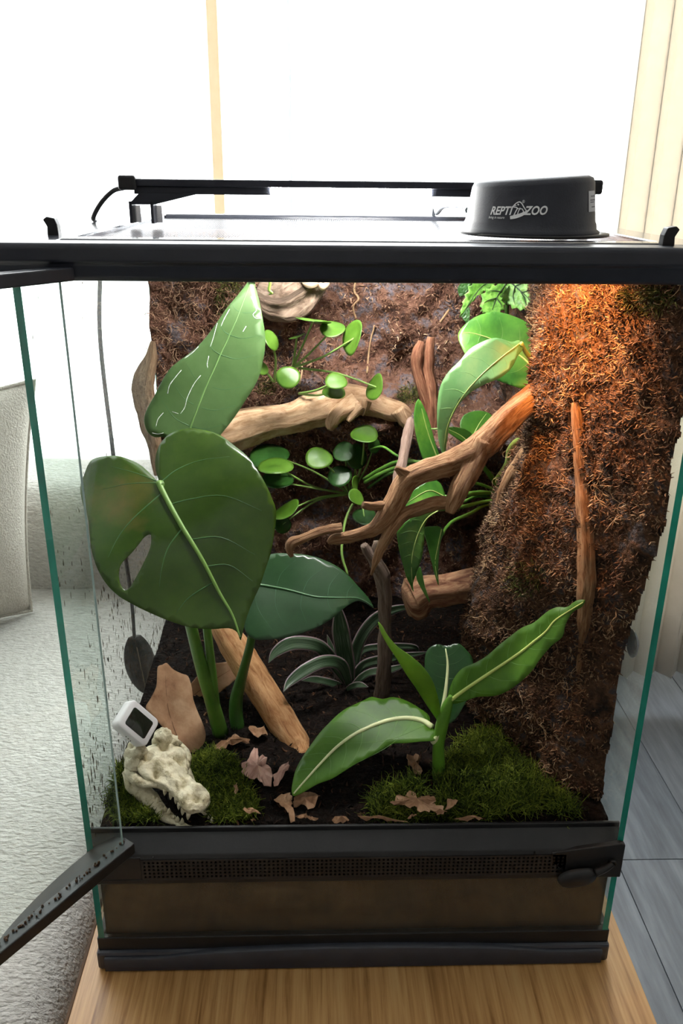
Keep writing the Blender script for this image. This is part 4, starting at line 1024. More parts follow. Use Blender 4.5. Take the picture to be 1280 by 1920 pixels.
stem(pot, [(1012,695,4.5),(1000,678,5),(985,660,4.5),(977,643,3.5)], RIBY, .215, .188, name='petiole')
stem(pot, [(930,938,3.5),(900,942,3.5),(860,952,3.5),(835,955,3),(815,957,2.5)], STEMG, .28, .19, name='petiole')
stem(pot, [(930,945,3),(907,948,3.5),(881,963,3.5),(851,976,3.5),(836,990,3),(830,1002,2.5)], STEMG, .28, .20, name='petiole')
stem(pot, [(935,915,4),(920,893,5),(904,873,4)], STEMG, .29, .28, name='petiole')
stem(pot, [(925,925,4),(900,924,5),(874,927,5),(850,930,4),(834,931,3)], STEMG, .29, .20, name='petiole')
stem(pot, [(925,918,3),(900,908,3),(870,903,3)], STEMG, .29, .27, name='petiole')
stem(pot, [(925,935,2.5),(898,930,3),(870,940,3)], STEMG, .29, .25, name='petiole')
stem(pot, [(684,904,3.5),(710,890,4),(745,876,4),(790,872,3)], STEMG, .33, .27, name='petiole')
stem(pot, [(682,898,3),(712,880,3.5),(745,866,3.5),(790,866,3)], STEMG, .33, .27, name='petiole')
stem(pot, [(690,915,2.5),(720,893,3),(748,882,3)], STEMD, .335, .28, name='petiole')
stem(pot, [(695,842,2),(718,838,2.5),(748,856,2.5),(795,868,2)], STEMG, .335, .27, name='petiole')
stem(pot, [(808,804,1.5),(835,807,2),(862,824,2.5),(885,837,2)], PET, .26, .25, name='petiole')

# quilted serrated plant at the top right
QUI = leafmat('quilted_leaf', [(.3, (.04,.12,.015)), (.5, (.10,.27,.03)), (.7, (.24,.46,.09))], 130, .5, .2, bump=.8, bscale=240)
DARKV = flat('dark_leaf_vein', (.02,.045,.012), .6)
qp = thing('quilted_plant', at(945, 560, Y=.37), 'small plant with crinkled serrated leaves under the heat lamp', 'plant')
Q1 = [(937,554),(945,539),(958,528),(978,521),(998,523),(1011,533),(1012,549),(1006,566),(994,579),(975,581),(955,574),(942,564)]
leaf(qp, Q1, (958,526), .31, (1004,572), .285, QUI, 0, midrib=[(956,528),(980,550),(1003,571)], ribmat=DARKV, rib=1.6, veins=[[(966,537),(962,555),(966,572)],[(976,546),(985,565),(985,577)],[(966,537),(985,530),(1000,530)],[(978,549),(996,545),(1009,545)]], veinmat=DARKV, vein=1.1, fold=.15, wave=.04, relief=.0016, serr=.0014, seed=14.2)
Q2 = [(901,559),(912,543),(929,534),(948,533),(946,545),(940,559),(946,574),(935,588),(918,590),(905,586),(902,579)]
leaf(qp, Q2, (948,531), .305, (920,590), .285, QUI, 0, midrib=[(948,533),(930,560),(921,587)], ribmat=DARKV, rib=1.6, veins=[[(938,548),(922,546),(912,550)],[(930,560),(915,564),(906,570)],[(930,560),(938,572),(940,580)]], veinmat=DARKV, vein=1.1, fold=.15, wave=.04, relief=.0016, serr=.0014, seed=15)
Q3 = [(866,572),(873,552),(883,533),(902,521),(922,523),(927,533),(909,546),(889,562),(873,581),(862,594)]
leaf(qp, Q3, (930,524), .315, (864,592), .30, QUI, 0, midrib=[(928,526),(900,540),(865,590)], ribmat=DARKV, rib=1.2, fold=.25, wave=.05, relief=.0016, serr=.0014, seed=16)
Q4 = [(858,541),(865,530),(877,523),(884,530),(874,548),(862,556)]
leaf(qp, Q4, (884,524), .335, (859,552), .335, RNDD, 0, fold=.2, relief=.001, seed=17)
Q5 = [(864,588),(872,576),(880,578),(880,595),(877,608),(869,600)]
leaf(qp, Q5, (872,578), .32, (876,606), .315, RNDD, 0, fold=.2, relief=.001, seed=18)
Q6 = [(915,520),(935,512),(955,518),(958,530),(935,535)]
leaf(qp, Q6, (955,522), .32, (915,521), .32, QUI, 0, fold=.2, relief=.0012, seed=19)
stem(qp, [(950,600,4),(950,565,4),(953,530,3.5),(955,515,3)], STEMD, .36, .32)

# striped strap-leaved plant at the centre
mt_, nt, p, out = newmat('striped_strap_leaf')
tc = N(nt, 'ShaderNodeTexCoord'); sx = N(nt, 'ShaderNodeSeparateXYZ'); nt.links.new(tc.outputs['UV'], sx.inputs[0])
nsx = N(nt, 'ShaderNodeTexNoise', Scale=3.0, Detail=4); mp = N(nt, 'ShaderNodeMapping'); mp.inputs['Scale'].default_value = (5, .35, 1); nt.links.new(tc.outputs['UV'], mp.inputs['Vector']); nt.links.new(mp.outputs[0], nsx.inputs['Vector'])
cl = ramp(nt, nsx.outputs['Fac'], [(.35, (.012,.035,.014)), (.52, (.035,.075,.032)), (.66, (.16,.21,.15))])
ab = N(nt, 'ShaderNodeMath', operation='ABSOLUTE'); nt.links.new(sx.outputs['X'], ab.inputs[0]); gt = N(nt, 'ShaderNodeMath', operation='GREATER_THAN'); gt.inputs[1].default_value = .86; nt.links.new(ab.outputs[0], gt.inputs[0])
nt.links.new(mix(nt, gt.outputs[0], cl, (.24,.17,.19)), p.inputs['Base Color']); p.inputs['Roughness'].default_value = .38
STRAP = mt_
strap_root = thing('strap_leaf_plant', at(658, 1295, Z=.145), 'low plant with dark arching striped strap leaves in the centre', 'plant')
def strap(L, Y0, Y1, w, fold=.25, twist=0):
    P = smooth_path([np.append(at(u, v, Y=Y0 + (Y1-Y0)*i/(len(L)-1)), 0) for i, (u, v) in enumerate(L)], 8)[:, :3]; k = len(P); V = []; UV = []; F = []; s = 0
    for i in range(k):
        t = i/(k-1); tg = P[min(i+1, k-1)] - P[max(i-1, 0)]; tg /= np.linalg.norm(tg); vw = CC - P[i]; vw /= np.linalg.norm(vw)
        sd = np.cross(tg, vw); sd /= np.linalg.norm(sd); nn = np.cross(sd, tg); sd, nn = rot(sd, tg, math.radians(twist)), rot(nn, tg, math.radians(twist))
        wd = w*px2m(P[i])*(min(1, .55 + t*2.2) if t < .6 else max(.04, 1 - ((t - .6)/.4)**1.9)); s = t*3
        for q in (-1, -.5, 0, .5, 1): V.append(P[i] + sd*wd*q + nn*(abs(q)*fold*wd)); UV.append((q, s))
    for i in range(k-1):
        for j in range(4): a = i*5+j; F.append((a, a+1, a+6, a+5))
    mesh('leaf', V, F, STRAP, strap_root, uv=UV, solid=.0008)
strap([(655,1285),(645,1223),(638,1179),(634,1128)], .24, .235, 17)
strap([(650,1280),(617,1232),(593,1210),(549,1206),(518,1222),(503,1243)], .235, .19, 13)
strap([(655,1285),(640,1248),(610,1240),(576,1254),(545,1277),(531,1297)], .23, .165, 12)
strap([(660,1280),(663,1240),(674,1199),(700,1163),(738,1143),(788,1134)], .24, .25, 12, twist=20)
strap([(656,1285),(679,1248),(714,1236),(755,1230),(806,1222)], .24, .24, 9, twist=20)
strap([(653,1285),(630,1235),(620,1212),(613,1190)], .25, .26, 5)
strap([(658,1288),(690,1262),(730,1256),(765,1245)], .235, .22, 7)
strap([(652,1292),(620,1280),(590,1274),(565,1276)], .24, .22, 7)
strap([(650,1292),(670,1284),(690,1288)], .225, .205, 6)
strap([(657,1285),(668,1240),(690,1215),(770,1212),(785,1222)], .26, .27, 7, twist=20)
strap([(656,1288),(655,1240),(652,1200)], .25, .25, 9)

# white-ribbed plant in front
DF = leafmat('white_ribbed_leaf', [(.3, (.034,.10,.004)), (.5, (.062,.165,.008)), (.7, (.105,.24,.016))], 16, .46, .25, spec=.35)
DFD = leafmat('white_ribbed_dark_leaf', [(.3, (.008,.040,.008)), (.5, (.016,.070,.014)), (.7, (.035,.11,.02))], 16, .36, .2)
DFY = leafmat('young_yellow_green_leaf', [(.3, (.10,.24,.015)), (.5, (.17,.33,.03)), (.7, (.26,.42,.05))], 12, .4, .3)
WRIB = flat('cream_rib', (.62,.66,.36), .5)
DV = flat('ribbed_vein', (.10,.26,.03), .5)
dfp = thing('white_ribbed_plant', at(822, 1455, Z=.140), 'young plant with cream midribs on wavy pointed leaves at the front', 'plant')
D1 = [(807,1358),(805,1342),(789,1329),(763,1314),(737,1307),(717,1311),(697,1307),(681,1314),(651,1328),(635,1339),(618,1355),(599,1375),(582,1398),(566,1421),(554,1444),(548,1467),(546,1485),(551,1493),(569,1485),(595,1470),(622,1460),(648,1444),(677,1426),(707,1410),(733,1395),(763,1393),(792,1390),(815,1388),(819,1375),(811,1365)]
D1m = [(811,1364),(792,1352),(763,1347),(730,1351),(697,1362),(664,1378),(632,1401),(602,1431),(572,1464),(550,1489)]
leaf(dfp, D1, (811,1364), .092, (550,1489), .045, DF, 34, midrib=D1m, ribmat=WRIB, rib=5.5, veins=fan(D1m, D1, 9, .9, fwd=.8), veinmat=DV, vein=.9, fold=.10, arch=.15, wave=.05, seed=20.2, label='broad leaf arching down to the soil')
D2 = [(708,1165),(714,1186),(727,1210),(745,1237),(762,1265),(779,1289),(796,1316),(817,1347),(824,1354),(825,1330),(819,1302),(808,1272),(789,1247),(769,1230),(745,1213),(727,1192),(717,1175)]
leaf(dfp, D2, (824,1354), .088, (708,1165), .06, DFY, -25, fold=.35, arch=.2, wave=.03, seed=21.1, label='narrow rolled yellow-green young leaf')
D3 = [(796,1241),(800,1220),(817,1208),(837,1211),(858,1206),(875,1220),(886,1237),(886,1270),(880,1300),(870,1322),(851,1351),(830,1358),(810,1337),(800,1309),(797,1275)]
leaf(dfp, D3, (830,1340), .100, (838,1210), .135, DFD, 0, midrib=[(829,1335),(836,1290),(839,1247),(835,1216)], ribmat=WRIB, rib=4.5, veins=fan([(829,1335),(836,1290),(839,1247),(835,1222)], D3, 5, .85), veinmat=flat('dark_ribbed_vein', (.03,.10,.02), .5), fold=.10, wave=.05, seed=22.3, label='dark upright leaf behind the others')
D4 = [(1097,1125),(1080,1126),(1063,1138),(1044,1138),(1024,1148),(1001,1167),(978,1177),(955,1194),(935,1210),(912,1230),(890,1243),(867,1253),(851,1272),(843,1292),(838,1316),(858,1319),(893,1307),(926,1305),(952,1295),(978,1276),(998,1256),(1014,1233),(1034,1210),(1054,1194),(1060,1171),(1073,1148),(1090,1138)]
D4m = [(838,1320),(860,1302),(893,1279),(932,1253),(972,1226),(1001,1203),(1024,1184),(1040,1164),(1063,1148),(1094,1129)]
leaf(dfp, D4, (838,1318), .084, (1096,1126), .045, DF, -22, midrib=D4m, ribmat=flat('lime_rib', (.50,.60,.16), .5), rib=3.6, veins=fan(D4m, D4, 9, .9, fwd=.8), veinmat=DV, vein=.9, fold=.12, arch=.06, wave=.05, seed=23.9, label='wavy leaf reaching up to the right')
stem(dfp, [(822,1462,12),(822,1430,12),(822,1395,11),(828,1360,12),(838,1325,10),(846,1305,5)], noisy('ribbed_plant_stem', [(.3,(.07,.19,.015)),(.7,(.13,.29,.03))], 20, .42, .05), .086, .084)
stem(dfp, [(810,1392,5),(818,1385,6),(826,1372,5)], flat('sheath_cream', (.5,.55,.28), .5), .084, .082, name='sheath')

# ------------------------------------------------------------------ dry leaves
DRY = noisy('dry_brown_leaf', [(.32, (.13,.055,.025)), (.42, (.27,.14,.075)), (.55, (.35,.195,.11)), (.7, (.46,.29,.18))], 34, .75, .6, 90)
DRYS = noisy('dry_leaf_scrap', [(.3, (.17,.085,.042)), (.5, (.30,.165,.09)), (.7, (.42,.26,.16))], 60, .85, .8, 160)
DRYP = noisy('pinkish_dry_scrap', [(.3, (.27,.14,.105)), (.5, (.40,.235,.19)), (.7, (.50,.33,.27))], 60, .85, .6, 160)
RIBB = flat('dry_rib', (.16,.075,.035), .7)
def c1(L): return [(180 + x/3.0476, 1180 + y/3.0476) for x, y in L]
def c2(L): return [(520 + x/3.0476, 1280 + y/3.0476) for x, y in L]
B1 = c1([(405,195),(440,230),(490,255),(525,270),(545,330),(555,400),(580,470),(610,540),(625,600),(615,650),(580,690),(570,730),(515,770),(495,730),(450,640),(400,580),(330,500),(285,450),(310,400),(345,330),(350,260),(355,215),(380,205)])
bl = thing('dry_leaf', at(355, 1430, Z=.142), 'large curled brown dry leaf standing behind the reptile skull', 'dry leaf')
leaf(bl, B1, c1([(520,750)])[0], .125, c1([(400,200)])[0], .185, DRY, 10, midrib=c1([(515,750),(430,520),(405,400),(395,230)]), ribmat=RIBB, rib=1.1, fold=.22, arch=-.25, wave=.16, seed=31, thick=.0006, name='blade')
B2 = c1([(540,325),(560,290),(640,210),(720,190),(780,195),(810,260),(770,310),(720,350),(650,400),(575,430),(555,400)])
bl = thing('dry_leaf', at(390, 1320, Z=.145), 'glossy brown dry leaf behind the green stems on the left', 'dry leaf')
leaf(bl, B2, c1([(548,380)])[0], .215, c1([(800,210)])[0], .235, DRY, 12, midrib=c1([(548,385),(640,310),(795,215)]), ribmat=RIBB, rib=.9, fold=.2, wave=.1, seed=32, thick=.0006, name='blade')
SCR = [
 (c1([(830,790),(860,750),(905,690),(925,700),(930,740),(965,720),(985,790),(1010,830),(1000,888),(950,880),(920,840),(880,855),(840,830)]), DRYP, 'jagged pinkish dry leaf scrap left of the log foot'),
 (c1([(1015,830),(1060,770),(1100,750),(1105,790),(1070,840),(1040,885),(1012,870)]), DRYP, 'small pink dry leaf curl touching the log foot'),
 (c1([(1015,960),(1060,935),(1110,940),(1120,975),(1110,1000),(1125,1040),(1135,1130),(1110,1090),(1095,1050),(1060,1020),(1030,1000)]), DRYS, 'pointed brown dry leaf scrap under the broad leaf tip'),
 (c1([(1130,975),(1190,930),(1250,925),(1280,960),(1250,1000),(1210,1030),(1180,990),(1130,1000)]), DRYS, 'folded brown dry leaf scrap right of the broad leaf tip'),
 (c1([(1140,1070),(1190,1060),(1200,1085),(1265,1095),(1230,1130),(1260,1170),(1270,1190),(1200,1190),(1190,1150),(1150,1140),(1165,1110)]), DRYS, 'ragged brown dry leaf scrap by the vent strip below the broad leaf tip'),
 (c1([(840,1030),(870,1025),(930,1035),(940,1055),(915,1075),(880,1060)]), DRYS, 'small flat brown scrap on soil between moss and broad leaf tip'),
 (c1([(885,1135),(905,1165),(895,1190),(878,1165)]), DRYS, 'tiny upright orange scrap by the vent strip right of the skull'),
 (c1([(670,660),(690,690),(720,690),(780,650),(860,640),(880,625),(830,615),(780,600),(745,620),(760,640),(700,665)]), DRYS, 'shredded dry leaf strip at the foot of the green stems'),
 (c1([(870,570),(910,550),(960,560),(980,600),(940,620),(900,610)]), DRYS, 'dark dry leaf scrap between the green stems and the log'),
 (c1([(785,905),(805,890),(815,915),(795,940)]), DRYS, 'tiny brown scrap at the edge of the skull moss'),
 (c2([(640,680),(680,685),(680,640),(735,650),(740,632),(780,632),(785,660),(820,640),(880,645),(905,660),(905,700),(950,710),(950,740),(900,745),(850,750),(800,745),(785,710),(740,715),(720,690)]), DRYS, 'wide ragged brown leaf scrap lying on the right moss'),
 (c2([(960,720),(970,670),(1020,665),(1030,690),(1000,720),(975,735)]), DRYS, 'small brown curl beside the wide scrap on the right moss'),
 (c2([(465,885),(480,830),(510,790),(540,768),(590,780),(650,800),(700,815),(750,840),(770,870),(740,885)]), DRYS, 'big flat brown leaf piece against the vent strip at the centre'),
 (c2([(755,825),(780,810),(805,850),(775,865)]), DRYS, 'little brown scrap right of the big flat leaf piece'),
 (c2([(920,850),(935,800),(985,815),(950,850),(965,872),(925,870)]), DRYS, 'forked brown scrap by the vent strip in the right moss'),
 (c2([(1020,820),(1040,805),(1100,815),(1160,830),(1195,860),(1150,868),(1090,870),(1060,845)]), DRYS, 'long orange-brown scrap by the vent strip, rightmost of the litter'),
 (c2([(740,410),(790,400),(815,420),(800,470),(830,490),(820,525),(790,520),(770,490),(745,480)]), DRYS, 'brown scrap on bare soil left of the ribbed plant stem'),
 (c2([(310,775),(370,760),(410,780),(390,800),(340,795)]), DRYS, 'faint dark scrap on bare soil left of the big flat leaf piece'),
]
for i, (pl2, mtt, lab) in enumerate(SCR):
    cx, cy = np.mean(pl2, axis=0); q = at(cx, cy, Z=.146); zz = max(.139, soil_z(q[0], q[1])) + (.015 if 'moss' in lab and 'edge' not in lab else .007)
    poly = [at(u, v, Z=zz) for u, v in pl2]; poly = [p if p[1] > .0225 else p*np.array([1, 0, 1]) + np.array([0, .0225 + random.uniform(0, .001), 0]) for p in poly]
    c = np.mean(poly, axis=0); V = [c + np.array([0, 0, .003])]; F = []
    out_ = []
    for k in range(len(poly)):
        a, b = poly[k], poly[(k+1) % len(poly)]; out_ += [a] + [a + (b - a)*f_ + np.array([random.gauss(0, .0009), random.gauss(0, .0009), 0]) for f_ in (.33, .67)]
    m_ = len(out_)
    for rr_ in (.5, 1.0):
        for p in out_:
            q = c + (p - c)*rr_; V.append(q + np.array([0, 0, .0060*nz(q[0]*110 + i, q[1]*110, i*1.7) + .002*(1 - rr_)]))
    for k in range(m_):
        F.append((0, 1+k, 1+(k+1) % m_)); F.append((1+k, 1+m_+k, 1+m_+(k+1) % m_, 1+(k+1) % m_))
    prop(mesh('leaf_scrap', V, F, mtt, solid=.0006, smooth=False), lab, 'leaf scrap', 'dry leaf scraps on the soil')

# ------------------------------------------------------------------ reptile skull ornament
BONE = noisy('cream_resin_bone', [(.28, (.10,.075,.035)), (.40, (.44,.38,.24)), (.50, (.62,.56,.40)), (.75, (.72,.67,.51))], 95, .6, .8, 200, spec=.35, dist=.003)
rear = at(286, 1412, Y=.078); tipp = at(378, 1512, Y=.028)
xl = tipp - rear; SL = np.linalg.norm(xl); xl /= SL
ul = np.array([.10, -.10, 1.0]); ul -= xl*(ul @ xl); ul /= np.linalg.norm(ul); yl = np.cross(ul, xl)
def sk(x, y, z): return rear + (xl*x + yl*y + ul*z) * (SL/.112)
skull = thing('reptile_skull', sk(.05, 0, -.03), 'cream reptile skull ornament with open toothed jaws on the moss', 'ornament')
SX = [-.012, -.004, .006, .018, .032, .046, .060, .076, .090, .102, .110, .115]
SW = [.016, .028, .033, .036, .034, .026, .0185, .0160, .0200, .0205, .0165, .006]
ST = [.002, .007, .010, .011, .010, .008, .006, .0045, .006, .006, .003, -.003]
SB = [-.014, -.016, -.017, -.018, -.017, -.015, -.013, -.011, -.012, -.012, -.011, -.007]
xx = np.linspace(-.012, .115, 64); V = []; F = []; ns = 56
for x in xx:
    w_, zt, zb = np.interp(x, SX, SW), np.interp(x, SX, ST), np.interp(x, SX, SB)
    for k in range(ns):
        t = 2*math.pi*k/ns; c_, s_ = math.cos(t), math.sin(t)
        y = w_*math.copysign(abs(c_)**.75, c_); z = (zt if s_ > 0 else -zb)*math.copysign(abs(s_)**.7, s_)
        if s_ > 0:
            z += .0035*math.exp(-((abs(y) - .0085 + .03*max(0, x-.03)*.6)/.003)**2)*float(sstep(.0, .02, x))*float(sstep(.085, .06, x))   # twin brow ridges
            z -= .016*math.exp(-(((x - .034)/.0085)**2 + ((abs(y) - .0195)/.0065)**2))            # eye sockets
            z -= .012*math.exp(-(((x - .008)/.006)**2 + ((abs(y) - .013)/.006)**2))               # rear openings
            z -= .019*math.exp(-(((x - .101)/.0050)**2 + (y/.0070)**2))                           # nostril
            z += .0035*math.exp(-(((x - .103)/.0075)**2 + (y/.0105)**2)) 
            z += .003*math.exp(-(((x - .088)/.006)**2 + ((abs(y) - .010)/.005)**2))
        y -= math.copysign(.010*math.exp(-(((x - .020)/.007)**2 + ((z + .006)/.005)**2)), y)       # cheek openings
        p = sk(x, y, z); g = .0022*nz(p[0]*90, p[1]*90, p[2]*90) ; V.append(p + ul*g + yl*g*.5)
for i in range(len(xx) - 1):
    for k in range(ns): F.append((i*ns+k, i*ns+(k+1) % ns, (i+1)*ns+(k+1) % ns, (i+1)*ns+k))
F += [tuple(range(ns))[::-1], tuple((len(xx)-1)*ns + k for k in range(ns))]
mesh('cranium', V, F, BONE, skull)
for sg in (1, -1):
    mb = MB()
    tube(mb, [sk(.046, sg*.024, -.004), sk(.030, sg*.037, -.007), (sk(.008, sg*.040, -.008)), sk(-.008, sg*.032, -.010)], [.003, .0045, .005, .004], n=12, rough=.0012, seed=sg)
    mb.build('cheek_bone', BONE, skull)
    mb = MB(); ball(mb, sk(-.008, sg*.022, .006), .010, 10, rough=.35, seed=sg*3); ball(mb, sk(.000, sg*.031, .000), .008, 9, rough=.4, seed=sg*5)
    mb.build('rear_knob', BONE, skull)
# lower jaw: two arms opening downwards, with teeth
def jw(s, sg):
    e = .0335*(1 - s**1.7) + .012*s**1.2; return sk(-.010 + .135*s, sg*e, -.022 - .020*s - .006*math.sin(math.pi*s))
jaw = []
mb = MB()
for sg in (1, -1):
    Q = [jw(s, sg) for s in np.linspace(0, 1, 9)]
    tube(mb, Q, [.006, .0085, .0085, .0075, .0065, .0058, .0056, .0058, .005], n=14, rough=.0015, seed=sg*7)
Q = [jw(1, 1), sk(.131, .005, -.043), sk(.131, -.005, -.043), jw(1, -1)]; tube(mb, Q, .005, n=12, rough=.001)
jo = mb.build('lower_jaw', BONE, skull)
for sg in (1, -1):
    for k in range(11):
        s = .42 + .055*k; b_ = jw(s, sg); mb = MB(); hgt = .0065 + .0025*math.sin(k*2.1)
        tube(mb, [b_ + ul*.003, b_ + ul*(.004 + hgt*.6) + xl*.0006, b_ + ul*(.004 + hgt)], [.0022, .0016, .0003], n=8, per=3); mb.build('tooth', BONE, jo)
    for k in range(6):
        x = .056 + .010*k; w_ = np.interp(x, SX, SW); mb = MB(); b_ = sk(x, sg*w_*.86, -.011)
        tube(mb, [b_ + ul*.002, b_ - ul*.003, b_ - ul*.0065], [.0022, .0015, .0003], n=8, per=3); mb.build('tooth', BONE, skull)

# ------------------------------------------------------------------ thermometer on the skull
GX = RT*.60 - UP*.69 + FW*.41
GN = RT*.73 + UP*.25 - FW*.636
GN /= np.linalg.norm(GN); GX -= GN*(GX @ GN); GX /= np.linalg.norm(GX); GY = np.cross(GN, GX)
gc = at(253, 1357, Y=.075)
WHT = flat('white_plastic', (.80,.78,.79), .45, .4)
def rbox(c, hx_, hy_, r, d0, d1, inset0=0, inset1=0, n=6):
    V = []; F = []; prof = []
    for i, (sx_, sy_) in enumerate(((1,1),(-1,1),(-1,-1),(1,-1))):
        for k in range(n + 1):
            t = math.pi/2*(i + k/n); prof.append((sx_*(hx_ - r), sy_*(hy_ - r), math.cos(t)*r, math.sin(t)*r))
    rings = ((d0, inset0), (d0 + inset0, 0), (d1 - inset1, 0), (d1, inset1)); m_ = len(prof)
    for d, ins in rings:
        for (a, b, ca, cb) in prof:
            k = max(0, 1 - ins/r); V.append(c + GX*(a + ca*k) + GY*(b + cb*k) + GN*d)
    for i in range(3):
        for k in range(m_): F.append((i*m_+k, i*m_+(k+1) % m_, (i+1)*m_+(k+1) % m_, (i+1)*m_+k))
    F += [tuple(range(m_))[::-1], tuple(range(3*m_, 4*m_))]; return V, F
HOLE = flat('hole_dark', (.01,.01,.01), .9)
therm = thing('thermometer', gc - GY*.02, 'small white digital thermometer with dark screen resting on the skull', 'thermometer')
V, F = rbox(gc, .0175, .0140, .0048, -.0066, .0066, .0024, .0012); mesh('case', V, F, WHT, therm)
V, F = rbox(gc, .0122, .0088, .0022, .0064, .0069, .0002, .0002); mesh('screen', V, F, noisy('dark_lcd', [(.3,(.012,.014,.010)),(.7,(.022,.025,.018))], 30, .18, 0, spec=.6), therm)
mb = MB()
for k in (-1, 0, 1):
    c = gc - GY*.0140 + GX*(.0032*k + .002) - GN*(.0005 + .0006*k); mb = MB(); ball(mb, c, .0006, 5); mb.build('vent_hole', HOLE, therm)

# ------------------------------------------------------------------ LED bar on the lid
led = thing('led_light_bar', (0, .24, .622), 'black LED light bar on folded legs across the mesh lid', 'lamp')
bl0, br0 = at(240, 345, Y=.235), at(1108, 357, Y=.235); zb = (bl0[2] + br0[2])/2
x0, x1 = bl0[0], br0[0]; zt_ = at(640, 338, Y=.235)[2] - .0005; zb_ = at(640, 353, Y=.235)[2]
box('housing', x0, x1, .225, .247, zb_, zt_, MATTEBLACK, led, bevel=.001)
for (xc, dx) in ((x0, -.006), (x1, .006)):
    box('end_cap', min(xc - dx*1.5, xc + dx), max(xc - dx*1.5, xc + dx), .2205, .2515, zb_ - .003, zt_ + .0030, BLACK, led, bevel=.0022)
xa, xb_ = at(508, 360, Y=.235)[0], at(806, 362, Y=.235)[0]
zd = at(640, 367, Y=.235)[2]
box('end_cover', x0 + .006, xa, .228, .244, zd, zb_, MATTEBLACK, led, bevel=.0005)
box('end_cover', xb_, x1 - .006, .228, .244, zd, zb_, MATTEBLACK, led, bevel=.0005)
box('diffuser', xa, xb_, .2275, .2445, zd + .0008, zb_, flat('lit_led_diffuser', (.9,.95,1), .5, emit=400, ec=(1.0,.985,.94)), led, bevel=0)
for (xq, sg) in ((x0 + .0005, 1), (x1 - .0005, -1)):
    lg = MB(); ym = .236
    # sheet-metal leg: top plate under the bar, two feet with a gap
    for dx in (0, .0185):
        lg.obox((xq + sg*(dx + .0015), ym, .6305), (.0013, 0, 0), (0, .009, 0), (0, 0, .0090))
    V = [(xq, ym - .009, .637), (xq + sg*.0215, ym - .009, .637), (xq + sg*.062, ym - .009, zd + .001), (xq + sg*.010, ym - .009, zd + .001)]
    V += [(a, ym + .009, c) for a, b, c in V]; lg.add(V, [(0,1,2,3), (7,6,5,4), (0,4,5,1), (1,5,6,2), (2,6,7,3), (3,7,4,0)])
    lg.build('leg', MATTEBLACK, led, smooth=False, bevel=.0004)
    for dx in (.0030, .0216):
        mb = MB(); mb.obox((xq + sg*(dx + .0028), ym + .004, .6290), (.0027, 0, 0), (0, .0045, 0), (0, 0, .0070))
        mb.build('foot_shine_plate', flat('bright_steel', (.75,.76,.80), .2, .5, .9), led, smooth=False)  # bright plate put in for the white shine on the foot's inner face
CBL = flat('black_cable', (.012,.012,.014), .4)
mb = MB(); P = [at(232, 352, Y=.24), at(212, 358, Y=.245), at(190, 380, Y=.25), at(175, 408, Y=.25), np.array([-.2345, .262, .618]), np.array([-.2345, .262, .58]), at(188, 640, X=-.2325), at(212, 850, X=-.2325), at(232, 1020, X=-.2325), at(246, 1120, X=-.2380), at(252, 1196, X=-.2470)]
tube(mb, P, .0021, n=8, per=6); co = mb.build('cable', CBL, led)
# in-line switch hanging outside the left pane, above the sofa
s0, s1 = at(252, 1194, X=-.2470), at(275, 1300, X=-.2470); V = []; F = []; ax = s1 - s0; sl_ = np.linalg.norm(ax); ax /= sl_
sd_ = np.cross(ax, CC - s0); sd_ /= np.linalg.norm(sd_); nn_ = np.cross(sd_, ax); mb = MB(); nr_ = 20
for i in range(nr_ + 1):
    t = i/nr_; w_ = .0190*max(.02, math.sin(math.pi*min(1, .06 + t*.94)))**.55*(1 - .1*t); h_ = .006*max(.02, math.sin(math.pi*min(1, .05 + t*.95)))**.5
    for k in range(20):
        a = 2*math.pi*k/20; V.append(s0 + ax*sl_*t + sd_*w_*math.cos(a) + nn_*h_*math.sin(a))
for i in range(nr_):
    for k in range(20): F.append((i*20+k, i*20+(k+1) % 20, (i+1)*20+(k+1) % 20, (i+1)*20+k))
F += [tuple(range(20))[::-1], tuple(nr_*20+k for k in range(20))]
mesh('inline_switch', V, F, noisy('dusty_black_switch', [(.45,(.012,.012,.012)),(.62,(.05,.035,.025)),(.75,(.16,.11,.07))], 60, .5), led)
mb = MB(); tube(mb, [s0 + ax*sl_*t + nn_*(.0058)*(1 if nn_ @ (CC - s0) > 0 else -1) for t in (.12, .5, .9)], .0007, n=6); mb.build('seam', flat('seam_tan', (.22,.16,.10), .7), led)

# ------------------------------------------------------------------ heat lamp dome
dl, drr = at(889, 452, Z=.6225), at(1120, 452, Z=.6225)
dc = np.array([.1225, .098, .6225]); RB = .0475; RTp = .0425
dome = thing('heat_lamp', dc, 'black round heat lamp dome with white lettering on the mesh lid', 'lamp')
HT = .0385
mb = MB(); lathe(mb, dc, [(RB - .004, .0008), (RB + .0025, .0008), (RB + .0028, .0035), (RB + .0006, .005), (RB, .009), (RB - .0008, .010), (RTp + .0008, HT - .004), (RTp - .0005, HT - .001), (RTp - .004, HT + .0006), (0, HT + .0012)], 72)
